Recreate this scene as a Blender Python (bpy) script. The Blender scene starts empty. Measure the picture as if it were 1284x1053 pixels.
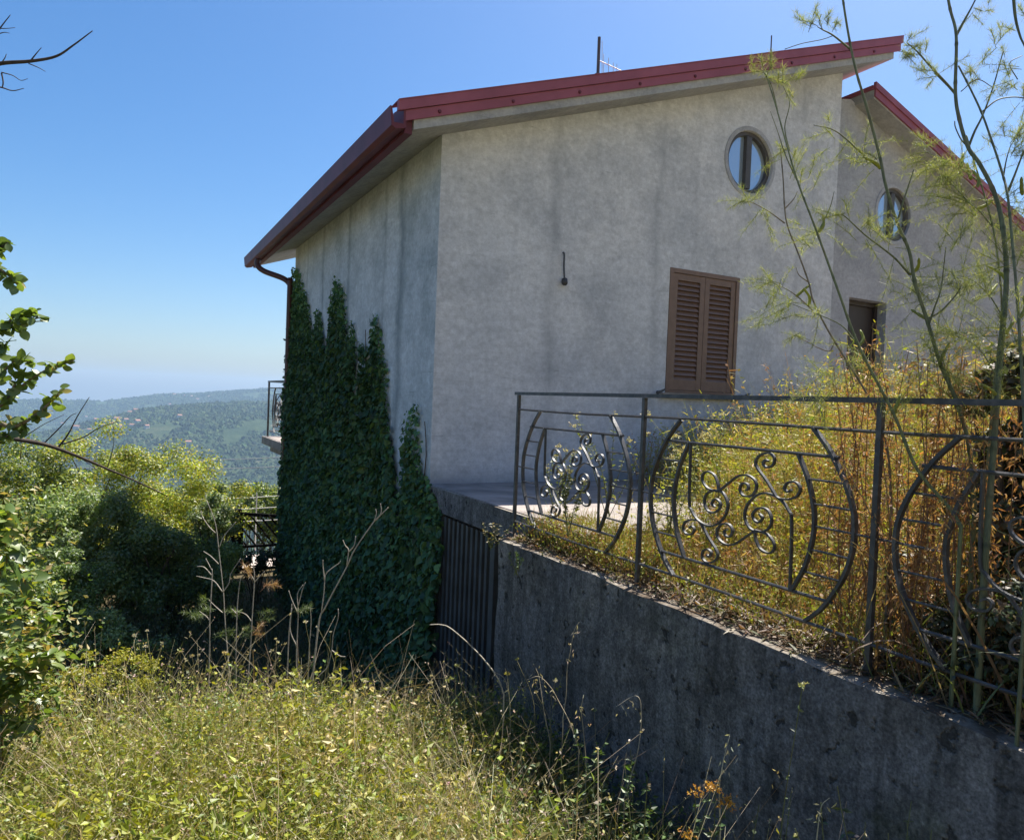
import bpy, math, random
import numpy as np
from mathutils import Vector, Matrix
from mathutils.geometry import tessellate_polygon

rng = np.random.default_rng(11)
random.seed(5)
scene = bpy.context.scene
col = scene.collection
R = math.radians
A = np.array

# ------------------------------------------------------------------ camera
# the eye is the origin; X runs along the gable wall, Y along the side wall
YAW, PITCH, ROLL, FPX = R(28.50), R(-1.479), R(2.262), 905.0
PW, PH = 1284, 1053
cy_, sy_, cp_, sp_ = math.cos(YAW), math.sin(YAW), math.cos(PITCH), math.sin(PITCH)
_r = A([cy_, -sy_, 0.0]); FWD = A([sy_*cp_, cy_*cp_, sp_]); _u = np.cross(_r, FWD)
RIGHT = _r*math.cos(ROLL) + _u*math.sin(ROLL); UP = -_r*math.sin(ROLL) + _u*math.cos(ROLL)
cam = bpy.data.cameras.new('camera')
cam.sensor_fit = 'HORIZONTAL'; cam.sensor_width = 36.0; cam.lens = 36.0*FPX/PW
cam.clip_start = 0.05; cam.clip_end = 20000
co = bpy.data.objects.new('camera', cam); col.objects.link(co)
co.matrix_world = Matrix(((RIGHT[0], UP[0], -FWD[0], 0), (RIGHT[1], UP[1], -FWD[1], 0),
                          (RIGHT[2], UP[2], -FWD[2], 0), (0, 0, 0, 1)))
scene.camera = co

# ------------------------------------------------------------------ light
SUN_EL, SUN_AZ = R(60.0), R(66.0)          # azimuth from +Y towards +X
sd = Vector((math.cos(SUN_EL)*math.sin(SUN_AZ), math.cos(SUN_EL)*math.cos(SUN_AZ), math.sin(SUN_EL)))
w = bpy.data.worlds.new('World'); scene.world = w; w.use_nodes = True
wn = w.node_tree; wn.nodes.clear()
sky = wn.nodes.new('ShaderNodeTexSky'); sky.sky_type = 'NISHITA'; sky.sun_disc = False
sky.sun_elevation = SUN_EL; sky.sun_rotation = SUN_AZ
sky.altitude = 0; sky.air_density = 1.0; sky.dust_density = 1.4; sky.ozone_density = 5.0
bg = wn.nodes.new('ShaderNodeBackground'); bg.inputs['Strength'].default_value = 0.071
wo = wn.nodes.new('ShaderNodeOutputWorld')
hs = wn.nodes.new('ShaderNodeHueSaturation'); hs.inputs['Saturation'].default_value = 1.28   # the camera's own colour rendering of the sky
wn.links.new(sky.outputs[0], hs.inputs['Color']); wn.links.new(hs.outputs[0], bg.inputs[0]); wn.links.new(bg.outputs[0], wo.inputs[0])
sl = bpy.data.lights.new('sun', 'SUN'); sl.energy = 5.0; sl.angle = R(0.5); sl.color = (1.0, 0.95, 0.86)
so = bpy.data.objects.new('sun', sl); col.objects.link(so)
so.rotation_euler = sd.to_track_quat('Z', 'Y').to_euler(); so.location = (20, 8, 40)
scene.view_settings.view_transform = 'Standard'; scene.view_settings.look = 'None'
scene.view_settings.exposure = 1.2; scene.view_settings.gamma = 1.0
try: scene.view_settings.use_curve_mapping = False
except Exception: pass
scene.render.engine = 'CYCLES'
scene.cycles.max_bounces = 6; scene.cycles.diffuse_bounces = 3; scene.cycles.glossy_bounces = 3
scene.cycles.transmission_bounces = 4; scene.cycles.volume_bounces = 0
scene.cycles.use_denoising = True

# ------------------------------------------------------------------ helpers
def ray(x, y):
    return FWD*FPX + RIGHT*(x-PW/2) - UP*(y-PH/2)
def onX(x, y, X): d = ray(x, y); return d*X/d[0]
def onY(x, y, Y): d = ray(x, y); return d*Y/d[1]
def at(x, y, f): return ray(x, y)*f/FPX

UPV = A([0, 0, 1.0])
def tag(o, label=None, cat=None, group=None, kind=None):
    if label: o['label'] = label
    if cat: o['category'] = cat
    if group: o['group'] = group
    if kind: o['kind'] = kind
    return o
def thing(name, label, cat, loc, group=None):
    o = bpy.data.objects.new(name, None); col.objects.link(o); o.empty_display_size = 0.1
    o.location = tuple(float(c) for c in loc)
    return tag(o, label, cat, group)
def link(name, me, parent=None, mat=None):
    o = bpy.data.objects.new(name, me); col.objects.link(o)
    if mat is not None and not me.materials: me.materials.append(mat)
    if parent is not None:
        o.parent = parent
        p = parent; loc = Vector((0, 0, 0))
        while p is not None:
            loc = loc + p.location if p.type == 'EMPTY' else loc
            p = p.parent
        o.matrix_parent_inverse = Matrix.Translation(-loc) if parent.type == 'EMPTY' else Matrix.Identity(4)
    return o

class MB:
    """collects arrays of vertices and triangles with a colour per vertex"""
    def __init__(s): s.V = []; s.F = []; s.C = []; s.n = 0
    def add(s, V, F, C=None):
        V = np.asarray(V, float).reshape(-1, 3); F = np.asarray(F, int).reshape(-1, 3)
        s.V.append(V); s.F.append(F + s.n); s.n += len(V)
        if C is None: C = (0.5, 0.5, 0.5)
        C = np.asarray(C, float)
        if C.ndim == 1: C = np.tile(C, (len(V), 1))
        s.C.append(C)
    def mesh(s, name, mat=None, smooth=False):
        V = np.concatenate(s.V); F = np.concatenate(s.F); C = np.concatenate(s.C)
        me = bpy.data.meshes.new(name)
        me.vertices.add(len(V)); me.vertices.foreach_set('co', V.astype(np.float32).ravel())
        me.loops.add(len(F)*3); me.loops.foreach_set('vertex_index', F.astype(np.int32).ravel())
        me.polygons.add(len(F)); me.polygons.foreach_set('loop_start', np.arange(0, len(F)*3, 3, dtype=np.int32))
        me.polygons.foreach_set('use_smooth', np.full(len(F), bool(smooth)))
        a = me.color_attributes.new('tint', 'FLOAT_COLOR', 'POINT')
        a.data.foreach_set('color', np.concatenate([C[:, :3], np.ones((len(C), 1))], 1).astype(np.float32).ravel())
        me.update(calc_edges=True)
        if mat is not None: me.materials.append(mat)
        return me
    def build(s, name, mat, parent=None, smooth=False):
        return link(name, s.mesh(name, mat, smooth), parent)

def tube(mb, P, r0, r1=None, sides=5, C=None):
    P = np.asarray(P, float); n = len(P)
    if r1 is None: r1 = r0
    rad = np.linspace(r0, r1, n) if np.ndim(r0) == 0 else np.asarray(r0)
    T = np.gradient(P, axis=0); T /= np.linalg.norm(T, axis=1)[:, None] + 1e-9
    ref = A([0.31, 0.9, 0.13]) if abs(T[0] @ A([0.31, 0.9, 0.13])) < 0.8 else A([0.9, -.2, .3])
    U = np.cross(T, ref); U /= np.linalg.norm(U, axis=1)[:, None]
    W = np.cross(T, U)
    a = np.linspace(0, 2*np.pi, sides, endpoint=False)
    V = P[:, None, :] + rad[:, None, None]*(np.cos(a)[None, :, None]*U[:, None, :] + np.sin(a)[None, :, None]*W[:, None, :])
    F = []
    for i in range(n-1):
        for j in range(sides):
            k = (j+1) % sides
            F += [(i*sides+j, i*sides+k, (i+1)*sides+k), (i*sides+j, (i+1)*sides+k, (i+1)*sides+j)]
    for j in range(1, sides-1):
        F += [(0, j+1, j), ((n-1)*sides, (n-1)*sides+j, (n-1)*sides+j+1)]
    if C is not None and np.ndim(C) == 2: C = np.repeat(np.asarray(C), sides, axis=0)
    mb.add(V.reshape(-1, 3), F, C)
BOXF = A([(0,2,1),(0,3,2),(4,5,6),(4,6,7),(0,1,5),(0,5,4),(1,2,6),(1,6,5),(2,3,7),(2,7,6),(3,0,4),(3,4,7)])
def box(mb, x0, x1, y0, y1, z0, z1, C=None):
    mb.add([(x0,y0,z0),(x1,y0,z0),(x1,y1,z0),(x0,y1,z0),(x0,y0,z1),(x1,y0,z1),(x1,y1,z1),(x0,y1,z1)], BOXF, C)
def hexa(mb, P, C=None): mb.add(P, BOXF, C)
def smooth_line(P, n=6):
    P = np.asarray(P, float)
    Q = np.concatenate([[2*P[0]-P[1]], P, [2*P[-1]-P[-2]]])
    out = []
    t = np.linspace(0, 1, n, endpoint=False)[:, None]
    for i in range(1, len(Q)-2):
        p0, p1, p2, p3 = Q[i-1], Q[i], Q[i+1], Q[i+2]
        out.append(0.5*(2*p1 + (p2-p0)*t + (2*p0-5*p1+4*p2-p3)*t*t + (3*p1-p0-3*p2+p3)*t**3))
    return np.concatenate(out + [Q[-2][None]])
def rotmats(n, tilt=None, rg=rng):
    """random orientations: columns are leaf width, leaf length, leaf normal"""
    q = rg.normal(size=(n, 4)); q /= np.linalg.norm(q, axis=1)[:, None]
    a, b, c, d = q.T
    return np.stack([np.stack([1-2*(c*c+d*d), 2*(b*c-a*d), 2*(b*d+a*c)], -1),
                     np.stack([2*(b*c+a*d), 1-2*(b*b+d*d), 2*(c*d-a*b)], -1),
                     np.stack([2*(b*d-a*c), 2*(c*d+a*b), 1-2*(b*b+c*c)], -1)], 1)
def frame_from(normal, axis, n):
    """leaf frames with the given normals and length axes (n,3 arrays)"""
    N = normal/np.linalg.norm(normal, axis=1)[:, None]
    L = axis - N*np.sum(axis*N, axis=1)[:, None]; L /= np.linalg.norm(L, axis=1)[:, None]+1e-9
    W = np.cross(L, N)
    return np.stack([W, L, N], -1)
LEAF_V = A([(0,0,0),(-.26,.42,.07),(0,.46,-.03),(.26,.42,.07),(0,1,-.06)])
LEAF_F = A([(0,2,1),(0,3,2),(1,2,4),(2,3,4)])
RHOMB_V = A([(0,0,0),(-.27,.45,.05),(.27,.45,.05),(0,1,-.03)]); RHOMB_F = A([(0,2,1),(1,2,3)])
IVY_V = A([(0,0,0),(-.42,.12,.02),(-.36,.55,.07),(0,1.0,-.05),(.36,.55,.07),(.42,.12,.02),(0,.45,-.03)])
IVY_F = A([(6,0,1),(6,1,2),(6,2,3),(6,3,4),(6,4,5),(6,5,0)])
THIN_V = A([(-.06,0,0),(.06,0,0),(.05,.6,.04),(-.05,.6,.04),(0,1,-.04)]); THIN_F = A([(0,1,2),(0,2,3),(3,2,4)])
def scatter(mb, tv, tf, pos, rot, size, C):
    n = len(pos); size = np.broadcast_to(np.asarray(size, float), (n,))
    V = np.einsum('nij,kj->nki', rot, tv)*size[:, None, None] + pos[:, None, :]
    F = tf[None] + (np.arange(n)*len(tv))[:, None, None]
    C = np.asarray(C, float)
    if C.ndim == 1: C = np.tile(C, (n, 1))
    mb.add(V.reshape(-1, 3), F.reshape(-1, 3), np.repeat(C, len(tv), axis=0))
def pick(cols, n, jit=0.25, weights=None, rg=rng):
    cols = np.asarray(cols, float)
    c = cols[rg.choice(len(cols), n, p=weights)]
    return c*(1 + jit*(rg.random((n, 1))*2-1))*(1 + 0.08*(rg.random((n, 3))*2-1))
def blades(mb, base, tip, bend, width, C, seg=3):
    """many flat tapering blades at once"""
    n = len(base); t = np.linspace(0, 1, seg+1)
    mid = (base+tip)/2 + bend
    P = ((1-t)**2)[None, :, None]*base[:, None] + (2*t*(1-t))[None, :, None]*mid[:, None] + (t**2)[None, :, None]*tip[:, None]
    d = rng.normal(size=(n, 3)); d[:, 2] *= .2; d /= np.linalg.norm(d, axis=1)[:, None]
    wd = np.broadcast_to(np.asarray(width, float), (n,))[:, None]*np.linspace(1, .3, seg+1)[None]
    L = P - d[:, None]*wd[..., None]/2; Rr = P + d[:, None]*wd[..., None]/2
    V = np.stack([L, Rr], 2).reshape(n, -1, 3)
    f = []
    for i in range(seg): f += [(2*i, 2*i+1, 2*i+3), (2*i, 2*i+3, 2*i+2)]
    F = A(f)[None] + (np.arange(n)*(2*(seg+1)))[:, None, None]
    mb.add(V.reshape(-1, 3), F.reshape(-1, 3), np.repeat(np.asarray(C), 2*(seg+1), axis=0))
    return P

# ------------------------------------------------------------------ materials
def newmat(name):
    m = bpy.data.materials.new(name); m.use_nodes = True
    nt = m.node_tree; nt.nodes.clear()
    out = nt.nodes.new('ShaderNodeOutputMaterial')
    return m, nt, out
def node(nt, t, **kw):
    n = nt.nodes.new(t)
    for k, v in kw.items():
        if k in n.inputs.keys(): n.inputs[k].default_value = v
        else: setattr(n, k, v)
    return n
def noise(nt, vec, scale, detail=5, rough=.6, stretch=None):
    if stretch:
        mp = nt.nodes.new('ShaderNodeMapping'); mp.inputs['Scale'].default_value = stretch
        nt.links.new(vec, mp.inputs[0]); vec = mp.outputs[0]
    n = node(nt, 'ShaderNodeTexNoise', Scale=scale, Detail=detail, Roughness=rough)
    nt.links.new(vec, n.inputs['Vector']); return n.outputs['Fac']
def ramp(nt, fac, stops):
    r = nt.nodes.new('ShaderNodeValToRGB'); e = r.color_ramp.elements
    while len(e) < len(stops): e.new(0.5)
    for el, (p, c) in zip(e, stops):
        el.position = p; el.color = (c, c, c, 1) if np.ndim(c) == 0 else (*c, 1)
    nt.links.new(fac, r.inputs[0]); return r.outputs[0]
def mix(nt, fac, a, b, mode='MIX'):
    m = nt.nodes.new('ShaderNodeMix'); m.data_type = 'RGBA'; m.blend_type = mode
    for sock, v in ((m.inputs[0], fac), (m.inputs[6], a), (m.inputs[7], b)):
        if hasattr(v, 'links'): nt.links.new(v, sock)
        elif np.ndim(v) == 0: sock.default_value = v
        else: sock.default_value = (*v, 1)
    return m.outputs[2]
def surf(nt, out, base, rough=.8, bump=None, bstr=.3, bdist=.01, spec=.3, metal=0.0):
    p = node(nt, 'ShaderNodeBsdfPrincipled', Roughness=rough, Metallic=metal)
    p.inputs['Specular IOR Level'].default_value = spec
    if hasattr(base, 'links'): nt.links.new(base, p.inputs['Base Color'])
    else: p.inputs['Base Color'].default_value = (*base, 1)
    if bump is not None:
        b = node(nt, 'ShaderNodeBump', Strength=bstr, Distance=bdist)
        nt.links.new(bump, b.inputs['Height']); nt.links.new(b.outputs[0], p.inputs['Normal'])
    nt.links.new(p.outputs[0], out.inputs[0]); return p
def objco(nt): return nt.nodes.new('ShaderNodeTexCoord').outputs['Object']
def plain(name, c, rough=.6, var=.15, scale=20, metal=0.0, spec=.4, bstr=.15):
    m, nt, out = newmat(name); v = objco(nt)
    f = noise(nt, v, scale, 4)
    c = A(c)
    surf(nt, out, ramp(nt, f, [(.3, tuple(c*(1-var))), (.7, tuple(c*(1+var)))]), rough, f, bstr, .004, spec, metal)
    return m
def leafmat(name, trans=.4, gloss=.06, rough=.45):
    m, nt, out = newmat(name)
    a = node(nt, 'ShaderNodeVertexColor', layer_name='tint').outputs[0]
    d = nt.nodes.new('ShaderNodeBsdfDiffuse'); t = nt.nodes.new('ShaderNodeBsdfTranslucent')
    g = node(nt, 'ShaderNodeBsdfGlossy', Roughness=rough)
    nt.links.new(a, d.inputs[0])
    tc = mix(nt, 1.0, a, (1.25, 1.2, .6), 'MULTIPLY'); nt.links.new(tc, t.inputs[0])
    m1 = node(nt, 'ShaderNodeMixShader'); m1.inputs[0].default_value = trans
    nt.links.new(d.outputs[0], m1.inputs[1]); nt.links.new(t.outputs[0], m1.inputs[2])
    m2 = node(nt, 'ShaderNodeMixShader'); m2.inputs[0].default_value = gloss
    nt.links.new(m1.outputs[0], m2.inputs[1]); nt.links.new(g.outputs[0], m2.inputs[2])
    nt.links.new(m2.outputs[0], out.inputs[0]); return m
def tintmat(name, rough=.8):
    m, nt, out = newmat(name)
    a = node(nt, 'ShaderNodeVertexColor', layer_name='tint').outputs[0]
    f = noise(nt, objco(nt), 60, 4)
    c = mix(nt, 1.0, a, ramp(nt, f, [(.3, .7), (.7, 1.15)]), 'MULTIPLY')
    surf(nt, out, c, rough, f, .2, .003, .2); return m

def plaster(name, base, dark, warm, seed, streaks=None, streak_axis='Y'):
    m, nt, out = newmat(name)
    v = objco(nt)
    mp = nt.nodes.new('ShaderNodeMapping'); mp.inputs['Location'].default_value = (seed, seed*.7, seed*.3)
    nt.links.new(v, mp.inputs[0]); v2 = mp.outputs[0]
    big = noise(nt, v2, .55, 6, .62)
    med = noise(nt, v2, 2.1, 8, .7)
    hor = noise(nt, v2, 4.0, 9, .75, (.55, .55, 11.0))
    ver = noise(nt, v2, 2.4, 6, .65, (3.5, 3.5, .25))
    fine = noise(nt, v2, 26, 8, .75)
    c = mix(nt, ramp(nt, big, [(.36, 0.0), (.66, 1.0)]), base, warm)
    c = mix(nt, ramp(nt, med, [(.44, 0.0), (.66, .62)]), c, dark)
    c = mix(nt, ramp(nt, ver, [(.55, 0.0), (.75, .30)]), c, dark)
    hm_ = mix(nt, 1.0, ramp(nt, hor, [(.60, 0.0), (.67, .75)]), ramp(nt, noise(nt, v2, 1.3, 4, .6), [(.42, .1), (.62, 1.0)]), 'MULTIPLY')
    c = mix(nt, hm_, c, tuple(A(dark)*.62))
    c = mix(nt, 1.0, c, ramp(nt, fine, [(.28, .76), (.72, 1.16)]), 'MULTIPLY')
    c = mix(nt, 1.0, c, ramp(nt, noise(nt, v2, 9, 8, .75, (1, 1, 2.2)), [(.3, .84), (.7, 1.1)]), 'MULTIPLY')
    if streaks:
        sx = nt.nodes.new('ShaderNodeSeparateXYZ'); nt.links.new(v, sx.inputs[0])
        wob = noise(nt, v, 1.6, 4)
        acc = None
        for pos, wid, st in streaks:
            a = node(nt, 'ShaderNodeMath', operation='MULTIPLY_ADD'); nt.links.new(wob, a.inputs[0]); a.inputs[1].default_value = .22
            nt.links.new(sx.outputs[streak_axis], a.inputs[2])
            b = node(nt, 'ShaderNodeMath', operation='SUBTRACT'); nt.links.new(a.outputs[0], b.inputs[0]); b.inputs[1].default_value = pos+.11
            d = node(nt, 'ShaderNodeMath', operation='ABSOLUTE'); nt.links.new(b.outputs[0], d.inputs[0])
            k = ramp(nt, d.outputs[0], [(0.0, st), (wid, 0.0)])
            acc = k if acc is None else mix(nt, 1.0, acc, k, 'LIGHTEN')
        acc = mix(nt, 1.0, acc, ramp(nt, med, [(.3, .35), (.6, 1.0)]), 'MULTIPLY')
        c = mix(nt, acc, c, tuple(A(dark)*.7))
    sz_ = nt.nodes.new('ShaderNodeSeparateXYZ'); nt.links.new(v, sz_.inputs[0])
    zz_ = node(nt, 'ShaderNodeMath', operation='MULTIPLY_ADD'); nt.links.new(med, zz_.inputs[0]); zz_.inputs[1].default_value = -.35; nt.links.new(sz_.outputs[2], zz_.inputs[2])
    zr = node(nt, 'ShaderNodeMapRange'); zr.inputs['From Min'].default_value = -.93; zr.inputs['From Max'].default_value = -.72; zr.inputs['To Min'].default_value = .75; zr.inputs['To Max'].default_value = 0.0
    nt.links.new(zz_.outputs[0], zr.inputs['Value'])
    c = mix(nt, zr.outputs[0], c, tuple(A(dark)*.8))                      # soil splashed up the foot of the wall
    h = mix(nt, .5, hor, fine)
    surf(nt, out, c, .9, h, .5, .014, .2)
    return m

MAT = {}
MAT['gable'] = plaster('grey_plaster', (.60, .62, .665), (.375, .395, .435), (.67, .67, .685), 3.0,
                       [(3.42, .10, .5), (4.62, .07, .4), (5.1, .05, .25), (6.6, .06, .3)], 'X')
MAT['side'] = plaster('stained_plaster', (.57, .62, .66), (.28, .33, .35), (.64, .67, .69), 9.0,
                      [(6.55, .13, .75), (7.05, .07, .5), (8.35, .09, .8), (9.6, .08, .7), (10.5, .07, .5)], 'Y')
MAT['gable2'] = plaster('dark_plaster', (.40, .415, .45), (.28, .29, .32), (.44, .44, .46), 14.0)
MAT['soffit'] = plaster('soffit_concrete', (.40, .41, .42), (.25, .26, .27), (.43, .42, .41), 5.0)

def concrete_wall():
    m, nt, out = newmat('mossy_concrete'); v = objco(nt)
    big = noise(nt, v, .9, 6, .65); med = noise(nt, v, 4.5, 8, .72); fine = noise(nt, v, 38, 8, .75)
    ver = noise(nt, v, 2.6, 7, .7, (3, 3, .3)); pit = noise(nt, v, 15, 4, .5)
    c = mix(nt, ramp(nt, big, [(.35, 0.0), (.65, 1.0)]), (.145, .145, .155), (.235, .228, .222))
    c = mix(nt, ramp(nt, med, [(.46, 0.0), (.62, .8)]), c, (.085, .085, .085))
    c = mix(nt, ramp(nt, ver, [(.46, 0.0), (.66, .85)]), c, (.055, .055, .052))
    c = mix(nt, ramp(nt, noise(nt, v, 1.7, 6, .7), [(.55, 0.0), (.72, .55)]), c, (.10, .11, .07))
    c = mix(nt, ramp(nt, noise(nt, v, 8, 8, .8), [(.62, 0.0), (.7, .8)]), c, (.30, .295, .28))
    c = mix(nt, ramp(nt, pit, [(.64, 0.0), (.68, .9)]), c, (.035, .035, .035))
    c = mix(nt, 1.0, c, ramp(nt, fine, [(.30, .45), (.70, 1.5)]), 'MULTIPLY')
    c = mix(nt, 1.0, c, ramp(nt, noise(nt, v, 90, 4, .6), [(.3, .6), (.7, 1.35)]), 'MULTIPLY')
    c = mix(nt, ramp(nt, noise(nt, v, 6.5, 9, .85), [(.52, 0.0), (.64, .75)]), c, (.05, .05, .052))
    # lichen crust on the upward faces
    g = nt.nodes.new('ShaderNodeNewGeometry'); s = nt.nodes.new('ShaderNodeSeparateXYZ'); nt.links.new(g.outputs['Normal'], s.inputs[0])
    topf = ramp(nt, s.outputs[2], [(.55, 0.0), (.85, 1.0)])
    topc = mix(nt, ramp(nt, med, [(.42, 0.0), (.6, 1.0)]), (.30, .27, .23), (.10, .075, .055))
    c = mix(nt, topf, c, topc)
    h = mix(nt, .5, med, fine)
    h = mix(nt, ramp(nt, pit, [(.62, 0.0), (.68, 1.0)]), h, (0, 0, 0))
    surf(nt, out, c, .92, h, .8, .02, .15); return m
MAT['concrete'] = concrete_wall()

def iron():
    m, nt, out = newmat('black_iron'); v = objco(nt)
    f = noise(nt, v, 18, 6, .7); g = noise(nt, v, 90, 4, .6)
    c = mix(nt, ramp(nt, f, [(.45, 0.0), (.7, 1.0)]), (.04, .041, .045), (.105, .10, .10))
    c = mix(nt, ramp(nt, noise(nt, v, 9, 8, .8), [(.62, 0.0), (.70, .8)]), c, (.10, .055, .035))
    surf(nt, out, c, .48, g, .35, .003, .5); return m
MAT['iron'] = iron()
MAT['red'] = plain('red_metal', (.29, .085, .118), .5, .16, 3.0, 0, .3, .08)
MAT['gutter'] = plain('dark_red_metal', (.125, .032, .046), .5, .2, 4.0, 0, .25, .05)
MAT['pipe'] = plain('brown_pipe', (.075, .032, .028), .4, .2, 8)
MAT['brown'] = plain('brown_shutter', (.185, .118, .09), .5, .12, 14)
MAT['brown_dark'] = plain('dark_brown_frame', (.03, .021, .02), .45, .15, 14)
MAT['grey_frame'] = plain('grey_frame', (.075, .07, .068), .5, .15, 14)
MAT['slab'] = plain('terrace_cement', (.27, .235, .215), .9, .35, 3.2, 0, .2, .5)
MAT['asphalt'] = plain('driveway_cement', (.44, .37, .33), .95, .2, 2.0)
MAT['bars'] = plain('grey_steel_bars', (.06, .065, .072), .5, .3, 6)
MAT['gate'] = plain('dark_gate_wood', (.012, .012, .012), .9, .3, 9, 0, .1)
MAT['wire'] = plain('galvanised_wire', (.55, .55, .54), .45, .1, 30, .4)
MAT['soil'] = plain('dry_soil', (.12, .088, .055), .95, .45, 7, 0, .1, .8)
MAT['twig'] = plain('dead_twig', (.36, .32, .27), .9, .3, 40)
MAT['bark'] = plain('dark_bark', (.055, .042, .034), .9, .4, 30)
MAT['bark_light'] = plain('grey_bark', (.14, .115, .085), .9, .4, 30)
def stemmat():
    m, nt, out = newmat('plant_stem'); v = objco(nt)
    a = node(nt, 'ShaderNodeVertexColor', layer_name='tint').outputs[0]
    f = noise(nt, v, 120, 4, .6, (1, 1, .06)); g = noise(nt, v, 9, 5, .7)
    c = mix(nt, 1.0, a, ramp(nt, f, [(.3, .6), (.7, 1.4)]), 'MULTIPLY')
    c = mix(nt, ramp(nt, g, [(.5, 0.0), (.75, .6)]), c, (.20, .15, .085))
    surf(nt, out, c, .65, f, .4, .002, .3); return m
MAT['stem'] = stemmat()
MAT['leaf'] = leafmat('leaf', .46, .05, .5)
MAT['ivy'] = leafmat('ivy_leaf', .22, .025, .45)
MAT['grass'] = leafmat('grass_blade', .38, .04, .5)
MAT['broad'] = leafmat('broad_leaf', .52, .06, .4)
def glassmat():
    m, nt, out = newmat('coated_glass_painted_sky')
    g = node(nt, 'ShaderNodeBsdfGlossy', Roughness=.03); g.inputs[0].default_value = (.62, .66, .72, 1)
    d = nt.nodes.new('ShaderNodeBsdfDiffuse'); d.inputs[0].default_value = (.40, .50, .60, 1)  # pale blue diffuse paints part of the sky reflection into the panes
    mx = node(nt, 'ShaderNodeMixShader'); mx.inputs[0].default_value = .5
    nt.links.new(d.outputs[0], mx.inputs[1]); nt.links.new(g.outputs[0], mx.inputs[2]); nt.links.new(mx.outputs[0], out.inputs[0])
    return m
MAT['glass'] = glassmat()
def darkglass():
    m, nt, out = newmat('dark_window_glass'); surf(nt, out, (.015, .017, .02), .06, spec=.5); return m
MAT['darkglass'] = darkglass()

# ------------------------------------------------------------------ terrain
def fsum(x, y, seed, k0, octv=4):
    rg = np.random.default_rng(seed); out = 0*x; a = 1.0; k = k0
    for _ in range(octv):
        for _ in range(3):
            th, ph = rg.random()*6.28, rg.random()*6.28
            out = out + a*np.sin((x*math.cos(th)+y*math.sin(th))*k + ph)/3
        a *= .5; k *= 2.05
    return out
def azel(pts):
    o = []
    for x, y in pts:
        d = ray(x, y); o.append((math.atan2(d[0], d[1]), d[2]/math.hypot(d[0], d[1])))
    o.sort(); return A(o)
SK1 = azel([(-300, 590), (-100, 556), (60, 540), (130, 524), (180, 512), (260, 503), (333, 498), (520, 492), (900, 520)])
SK2 = azel([(-300, 512), (-100, 505), (0, 500), (60, 497), (100, 499), (130, 500), (165, 496), (200, 491), (250, 489), (290, 486), (333, 484), (520, 480), (900, 505)])
def near_z(x, y):
    z = np.interp(y, [-300, -90, -30, -10, -4, -2, 0, 1.5, 3.0, 4.0, 4.8, 6.2, 13, 17, 22, 40, 90],
                  [75, 31, 11.5, 2.6, -.9, -1.5, -1.62, -1.75, -1.91, -1.97, -2.36, -3.20, -3.45, -3.75, -5.0, -14, -38])  # first heights are the unseen rise behind the eye, added for bounce light
    z = z - .34*np.clip((x-1.05)/.8, 0, 1)*np.clip((5.2-y)/.8, 0, 1)*np.clip((y+2)/1, 0, 1)
    return z + .05*fsum(x, y, 3, 1.1, 3)
def ground_z(x, y):
    x = np.asarray(x, float); y = np.asarray(y, float)
    d = np.hypot(x, y); az = np.arctan2(x, y)
    c1 = np.interp(az, SK1[:, 0], SK1[:, 1]); c2 = np.interp(az, SK2[:, 0], SK2[:, 1])
    far = np.zeros_like(d)
    k = [60, 160, 700, 1300, 1700, 2300, 2700, 3400, 4700, 5600, 9000]
    ks = [A([-22]*1)*np.ones_like(d), -58+0*d, -215+0*d, -245+0*d, -190+c1*500, c1*2300-38, c1*2700-16, c1*2700-120, c2*4700-18, c2*4700-110, c2*4700-260]
    for i in range(len(k)-1):
        t = np.clip((d-k[i])/(k[i+1]-k[i]), 0, 1); t = t*t*(3-2*t)
        sel = (d >= k[i]) & (d <= k[i+1])
        far = np.where(sel, ks[i]*(1-t)+ks[i+1]*t, far)
    far = np.where(d > k[-1], ks[-1], far)
    amp = np.interp(d, [60, 300, 1000, 1800, 2500, 2800, 4000, 4600, 4800], [0, 5, 14, 34, 16, 8, 40, 6, 6])
    far = far + amp*fsum(x, y, 8, .0032, 5)
    t = np.clip((d-40)/50, 0, 1); t = t*t*(3-2*t)
    b = np.clip((y+30)/60, 0, 1); t = t*b*b*(3-2*b)      # unseen uphill slope behind the eye, shaped to bounce sun onto the walls
    return near_z(x, y)*(1-t) + far*t
def polar(name, radii, angs, mat):
    rr, aa = np.meshgrid(radii, angs, indexing='ij')
    X = rr*np.sin(aa); Y = rr*np.cos(aa); Z = ground_z(X, Y)
    n, m = rr.shape
    i, j = np.meshgrid(np.arange(n-1), np.arange(m-1), indexing='ij')
    a = (i*m+j).ravel(); b = a+1; c = a+m; d = c+1
    mb = MB(); mb.add(np.stack([X, Y, Z], -1).reshape(-1, 3), np.concatenate([np.stack([a, b, d], 1), np.stack([a, d, c], 1)]))
    return mb.build(name, mat, smooth=True)
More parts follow.
